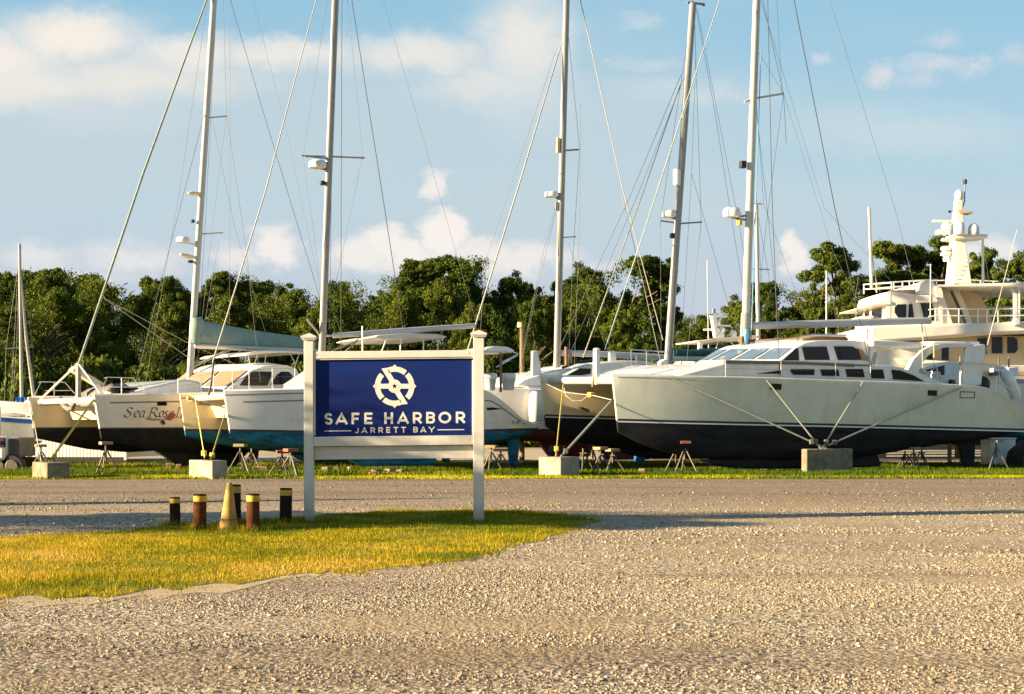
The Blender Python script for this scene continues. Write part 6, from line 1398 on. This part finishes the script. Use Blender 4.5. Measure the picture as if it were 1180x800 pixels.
# old pole with a lamp
o = thing('utility_pole', 'weathered wooden pole with a small lamp on top, right of the sign', 'utility pole', ((601.5-U0)/F*61, 61, 0))
b = MB(); h = CAMZ+(V0-372)/F*61; b.tube([(0,0,-.3),(0,0,h)], [.115,.095], 10); b.build('pole', M['pole'], o, smooth=60); b = MB(); b.box((-.10,-.1,h-.10), (.2,.22,.24)); b.build('lamp', M['gelcreambounce'], o, bevel=.05)

# ------------------------------------------------------------------ trees
def leaves(name, clumps, per, size, mat, flat=.75, seed=0, jit=1.):
    """clumps: list (x,y,z,r); leaf quads spread through each clump, thickest near its skin"""
    r = np.random.default_rng(seed); C = np.array(clumps, float); n = len(C)*per
    idx = np.repeat(np.arange(len(C)), per)
    dv = r.normal(size=(n,3)); dv /= np.linalg.norm(dv, axis=1)[:,None]
    rad = C[idx,3]*(1-.55*r.random(n)**2.2)*(1+.28*r.normal(size=n)*.6)
    P = C[idx,:3]+dv*rad[:,None]*np.array([1,1,flat])
    nm = dv*1.1+r.normal(size=(n,3))*.75+np.array([0,0,.25]); nm /= np.linalg.norm(nm, axis=1)[:,None]
    a = np.cross(nm, r.normal(size=(n,3))); a /= np.linalg.norm(a, axis=1)[:,None]; b = np.cross(nm, a)
    s = size*(.6+.8*r.random(n))[:,None]
    V = np.stack([P-a*s*.5-b*s*.28, P+a*s*.1-b*s*.5, P+a*s*.6+b*s*.05, P+a*s*.05+b*s*.5], 1)
    tint = np.clip(.5+.20*r.normal(size=len(C))[idx]+.16*r.normal(size=n), 0, 1)
    return V, tint
def tree_proto(name, kind, seed):
    r = random.Random(seed); cl = []; limbs = []
    if kind == 'pine':          # billowing crown of rounded boughs
        for i in range(24):
            h = .30+.56*((i*.618) % 1)**.8; env = math.sqrt(max(.02, 1-((h-.50)/.50)**2)); a = i*2.4+r.uniform(-.5,.5); rr = .225*env*r.uniform(.45,1.)
            L = r.uniform(.065,.105)*(.75+.4*env); cx, cy = math.cos(a)*rr, math.sin(a)*rr; limbs.append((cx,cy,h,L))
            for j in range(9):
                d_ = Vector((r.gauss(0,1), r.gauss(0,1), r.gauss(0,1)*.75+.15)).normalized()*L*r.uniform(.35,1.05); cl.append((cx+d_.x*1.15, cy+d_.y*1.15, h+d_.z*.42+.012*math.sin(j*2.1), r.uniform(.020,.040)))
        for i in range(26): cl.append((r.uniform(-.10,.10), r.uniform(-.10,.10), r.uniform(.25,.86), .075))
        per, sz, fl = 250, .0092, .52
    elif kind == 'tallpine':    # open crown high on a bare trunk
        for i in range(15):
            h = r.uniform(.62,.97); a = r.random()*6.283; rr = r.uniform(.03,.23)*(1.15-(h-.6)*1.2)
            cx, cy = math.cos(a)*rr, math.sin(a)*rr; limbs.append((cx,cy,h,.06))
            for j in range(4): cl.append((cx+r.uniform(-.07,.07), cy+r.uniform(-.07,.07), h+r.uniform(-.025,.03), r.uniform(.032,.058)))
        for i in range(4):
            h = r.uniform(.34,.55); a = r.random()*6.283; rr = r.uniform(.08,.17); c = (math.cos(a)*rr, math.sin(a)*rr, h, .05); limbs.append(c); cl.append(c); cl.append((c[0]*1.2, c[1]*1.2, h+.02, .04))
        per, sz, fl = 420, .0105, .5
    elif kind == 'broad':
        for i in range(26):
            h = .14+.70*((i*.618) % 1)**.9; env = math.sqrt(max(.02, 1-((h-.46)/.54)**2)); a = i*2.4+r.uniform(-.5,.5); rr = .31*env*r.uniform(.5,1.)
            L = r.uniform(.085,.135)*(.75+.4*env); cx, cy = math.cos(a)*rr, math.sin(a)*rr; limbs.append((cx,cy,h,L))
            for j in range(9):
                d_ = Vector((r.gauss(0,1), r.gauss(0,1), r.gauss(0,1)*.8+.15)).normalized()*L*r.uniform(.35,1.05); cl.append((cx+d_.x*1.1, cy+d_.y*1.1, max(.05,h+d_.z*.6), r.uniform(.028,.050)))
        for i in range(30): cl.append((r.uniform(-.17,.17), r.uniform(-.17,.17), r.uniform(.12,.85), .095))
        per, sz, fl = 260, .0108, .66
    elif kind == 'cedar':
        for i in range(90):
            z = (i/89)**.9; a = r.random()*6.283; rr = .34*(1-z*.93)*(r.random()**.35); cl.append((math.cos(a)*rr, math.sin(a)*rr, .06+.92*z, .055*(1.25-z)))
        limbs = cl[::8]; per, sz, fl = 120, .03, .8
    else:                       # shrub
        for i in range(46):
            z = r.random(); a = r.random()*6.283; rr = .75*math.sqrt(max(0,1-z*z*.9))*(r.random()**.5); cl.append((math.cos(a)*rr, math.sin(a)*rr, .06+.80*z, r.uniform(.13,.22)))
        limbs = cl[::6]; per, sz, fl = 150, .075, .8
    V, t = leaves(name, cl, per, sz, None, fl, seed)
    zt_ = np.percentile(V[...,2], 98.6); V[...,2] *= 1/zt_; V[...,2] = np.maximum(V[...,2], .012)
    cr = raw('crown', V.reshape(-1,3), 4, np.arange(V.shape[0]*4), M['leaf' if kind in ('pine','tallpine','cedar') else 'leafb'], {'tint': np.repeat(t, 4)})
    b = MB(); top = .82 if kind != 'shrub' else .6; bend = [(r.uniform(-.012,.012)*k, r.uniform(-.012,.012)*k) for k in range(6)]
    w = {'pine': .016, 'tallpine': .014, 'broad': .022, 'cedar': .016, 'shrub': .03}[kind]
    pts = [(bend[k][0], bend[k][1], top*k/5-.01*(k == 0)) for k in range(6)]; b.tube(pts, [w*(1-.16*k) for k in range(6)], 8)
    for c in limbs:
        k = max(0.05, c[2]-.10-.12*math.hypot(c[0], c[1])); k5 = min(4.99, k/top*5); i = int(k5); f = k5-i
        q = Vector(pts[i]).lerp(Vector(pts[i+1]), f); e = Vector(c[:3]); b.tube([q, q.lerp(e,.5)+Vector((0,0,.012)), e], [w*.38, w*.26, w*.12], 5)
    tr = b.build('trunk', M['bark'], None, smooth=60)
    return cr, tr
PROTO = {}
def protos(kind, k):
    key = (kind, k)
    if key not in PROTO: PROTO[key] = tree_proto(kind, kind, 100+k*17+len(kind)); 
    return PROTO[key]
FIRST = set()
def tree(label, u, vtop, d, wpx, kind, k, name, cat='tree', group=None, H=None, base=0.):
    cr, tr = protos(kind, k); h = H or (CAMZ+(V0-vtop)/F*d)
    crown = {'pine': .62, 'tallpine': .52, 'broad': .86, 'cedar': .68, 'shrub': 1.7}[kind]
    w = wpx/F*d/crown
    o = thing(name, label, cat, ((u-U0)/F*d, d, base), random.random()*6.283, group); o.scale = (w, w, h)
    for src, nm in ((cr, 'crown'), (tr, 'trunk')):
        if (kind, k, nm) not in FIRST: FIRST.add((kind, k, nm)); c = src
        else: c = src.copy(); COL.objects.link(c)
        c.parent = o
    return o
TR = [
 # u, vtop, d, width px, kind, variant, label
 (-18,319,122,96,'broad',0,'broad green tree leaving the frame at the far left'),
 (36,321,118,86,'broad',1,'broad green tree behind the small mast at left'),
 (64,313,128,70,'pine',0,'taller dark pine just right of the small left mast'),
 (104,322,120,92,'broad',2,'yellow green tree left of the long furled sail of Sea Rose'),
 (150,325,124,84,'broad',0,'round tree crossed by the long furled sail of Sea Rose'),
 (196,331,121,74,'broad',1,'round tree just left of the Sea Rose mast'),
 (236,330,130,60,'pine',1,'pine just right of the Sea Rose mast'),
 (271,320,124,64,'pine',2,'tall pine above the sage sail cover'),
 (312,327,128,66,'pine',0,'pine right of the tall one above the sage sail cover'),
 (352,336,122,60,'pine',3,'lower pine left of the sign and its grey mast'),
 (404,331,116,66,'broad',2,'bright round tree just right of the grey mast over the sign'),
 (437,343,130,44,'pine',1,'low dark pine in the dip above the sign'),
 (466,317,124,74,'pine',3,'tall pine at the left shoulder of the wood over the sign'),
 (512,298,120,92,'pine',0,'largest pine rising above the right part of the sign'),
 (548,301,126,66,'pine',2,'tall pine above the right sign post'),
 (577,323,122,48,'pine',1,'pine stepping down to the right of the sign'),
 (602,330,130,46,'pine',3,'dark pine behind the wooden pole'),
 (630,329,123,54,'broad',0,'round tree left of the mast in the middle'),
 (664,335,126,46,'pine',2,'small pine right of the mast in the middle'),
 (690,313,122,66,'pine',1,'tall pine on the left of the group beside the teal covered sloop'),
 (729,302,120,80,'pine',0,'big pine behind the two forestays of the sage catamaran'),
 (757,324,128,40,'tallpine',1,'open pine with bare twigs next to the raked sloop mast'),
 (794,368,138,48,'pine',3,'low distant pine right of the raked sloop mast'),
 (829,364,142,46,'pine',2,'low distant pine behind the flybridge radar mast'),
 (862,350,136,46,'pine',1,'distant pine left of the sage catamaran mast'),
 (895,328,128,48,'pine',0,'pine just right of the sage catamaran mast'),
 (926,334,126,52,'pine',3,'pine below and left of the lone tall pine'),
 (962,286,118,62,'tallpine',0,'lone tall pine with layered open crown'),
 (972,352,126,64,'pine',2,'lower pine filling in beneath the lone tall pine'),
 (1012,322,130,46,'pine',1,'small pine between the lone pine and the yacht'),
 (1044,281,122,66,'tallpine',1,'tall flat topped pine behind the yacht railing'),
 (1086,281,124,62,'tallpine',2,'tall dark pine left of the yacht radar mast'),
 (1060,312,132,76,'pine',0,'dense pine behind the yacht flybridge'),
 (1118,297,130,56,'pine',3,'dark pine just right of the yacht radar mast'),
 (1162,301,120,70,'pine',1,'green pine behind the yacht aft hardtop'),
 (1204,292,118,72,'pine',2,'tall green pine at the right edge'),
]
for u, vt, d, w, kind, k, lab in TR:
    tree(lab, u, vt, d, w*1.62, kind, k, 'pine_tree' if 'pine' in kind else 'broadleaf_tree', 'tree', 'trees beyond the boatyard')
# lower second storey in front of the tall trees
LOW = [(-10,372,84,'far left'),(52,362,88,'behind the small sloop'),(118,360,92,'left of the Sea Rose furled sail'),(186,368,84,'left of the Sea Rose mast'),(250,372,86,'under the sage sail cover'),(318,378,80,'behind the Sea Rose hardtop'),(384,372,74,'left part of the sign'),(446,366,86,'behind the boom over the sign'),(512,362,86,'right part of the sign'),
       (566,366,72,'behind the helm top right of the sign'),(618,372,74,'behind the wooden pole'),(676,368,80,'behind the white catamaran cabin'),(738,372,74,'left of the raked sloop mast'),(796,392,60,'behind the teal boom cover'),(856,384,70,'behind the sage catamaran windscreen'),(920,372,78,'above the sage catamaran roof'),(985,366,80,'left of the yacht pilothouse'),(1060,372,86,'behind the yacht pilothouse'),(1150,360,96,'behind the yacht stern')]
for i, (u, vt, w, lab) in enumerate(LOW):
    tree('low bushy tree in the wood edge, '+lab, u, vt-12-10*((i*7) % 3), 104+4*(i % 3), w*1.3, 'broad', i % 3, 'broadleaf_tree', 'tree', 'bushy trees along the wood edge')
for i in range(20):
    u = -30+66*i+random.uniform(-10,10)
    tree('dark shrub in the thicket at the foot of the wood', u, 424+random.uniform(-8,8), 96+random.uniform(0,3), 96, 'shrub', i % 2, 'shrub', 'shrub', 'shrubs at the foot of the wood')
for i in range(22):
    tree('half hidden tree deep in the wood, glimpsed between the nearer crowns', -60+60*i+random.uniform(-14,14), (352 if i < 13 else 378)+random.uniform(-6,8), 150+random.uniform(0,6), 118, 'broad', i % 3, 'broadleaf_tree', 'tree', 'trees deep in the wood')
# the trees outside the left of the picture whose long shadows cross the gravel
for (x, y, hh, w, lab, k, kind) in ((-16.,18.7,4.5,7.8,'broad low tree left of the picture, throwing the long shadow over the road',3,'broad'),(-16.2,25.1,3.5,1.6,'slim cedar left of the picture beyond the broad tree',1,'cedar')):
    cr, tr = protos(kind, k); o = thing('cedar_tree' if kind == 'cedar' else 'broadleaf_tree', lab, 'tree', (x, y, 0), 1.+k); o.scale = (w/(.68 if kind == 'cedar' else .86), w/(.68 if kind == 'cedar' else .86), hh)
    cr.parent = o; tr.parent = o
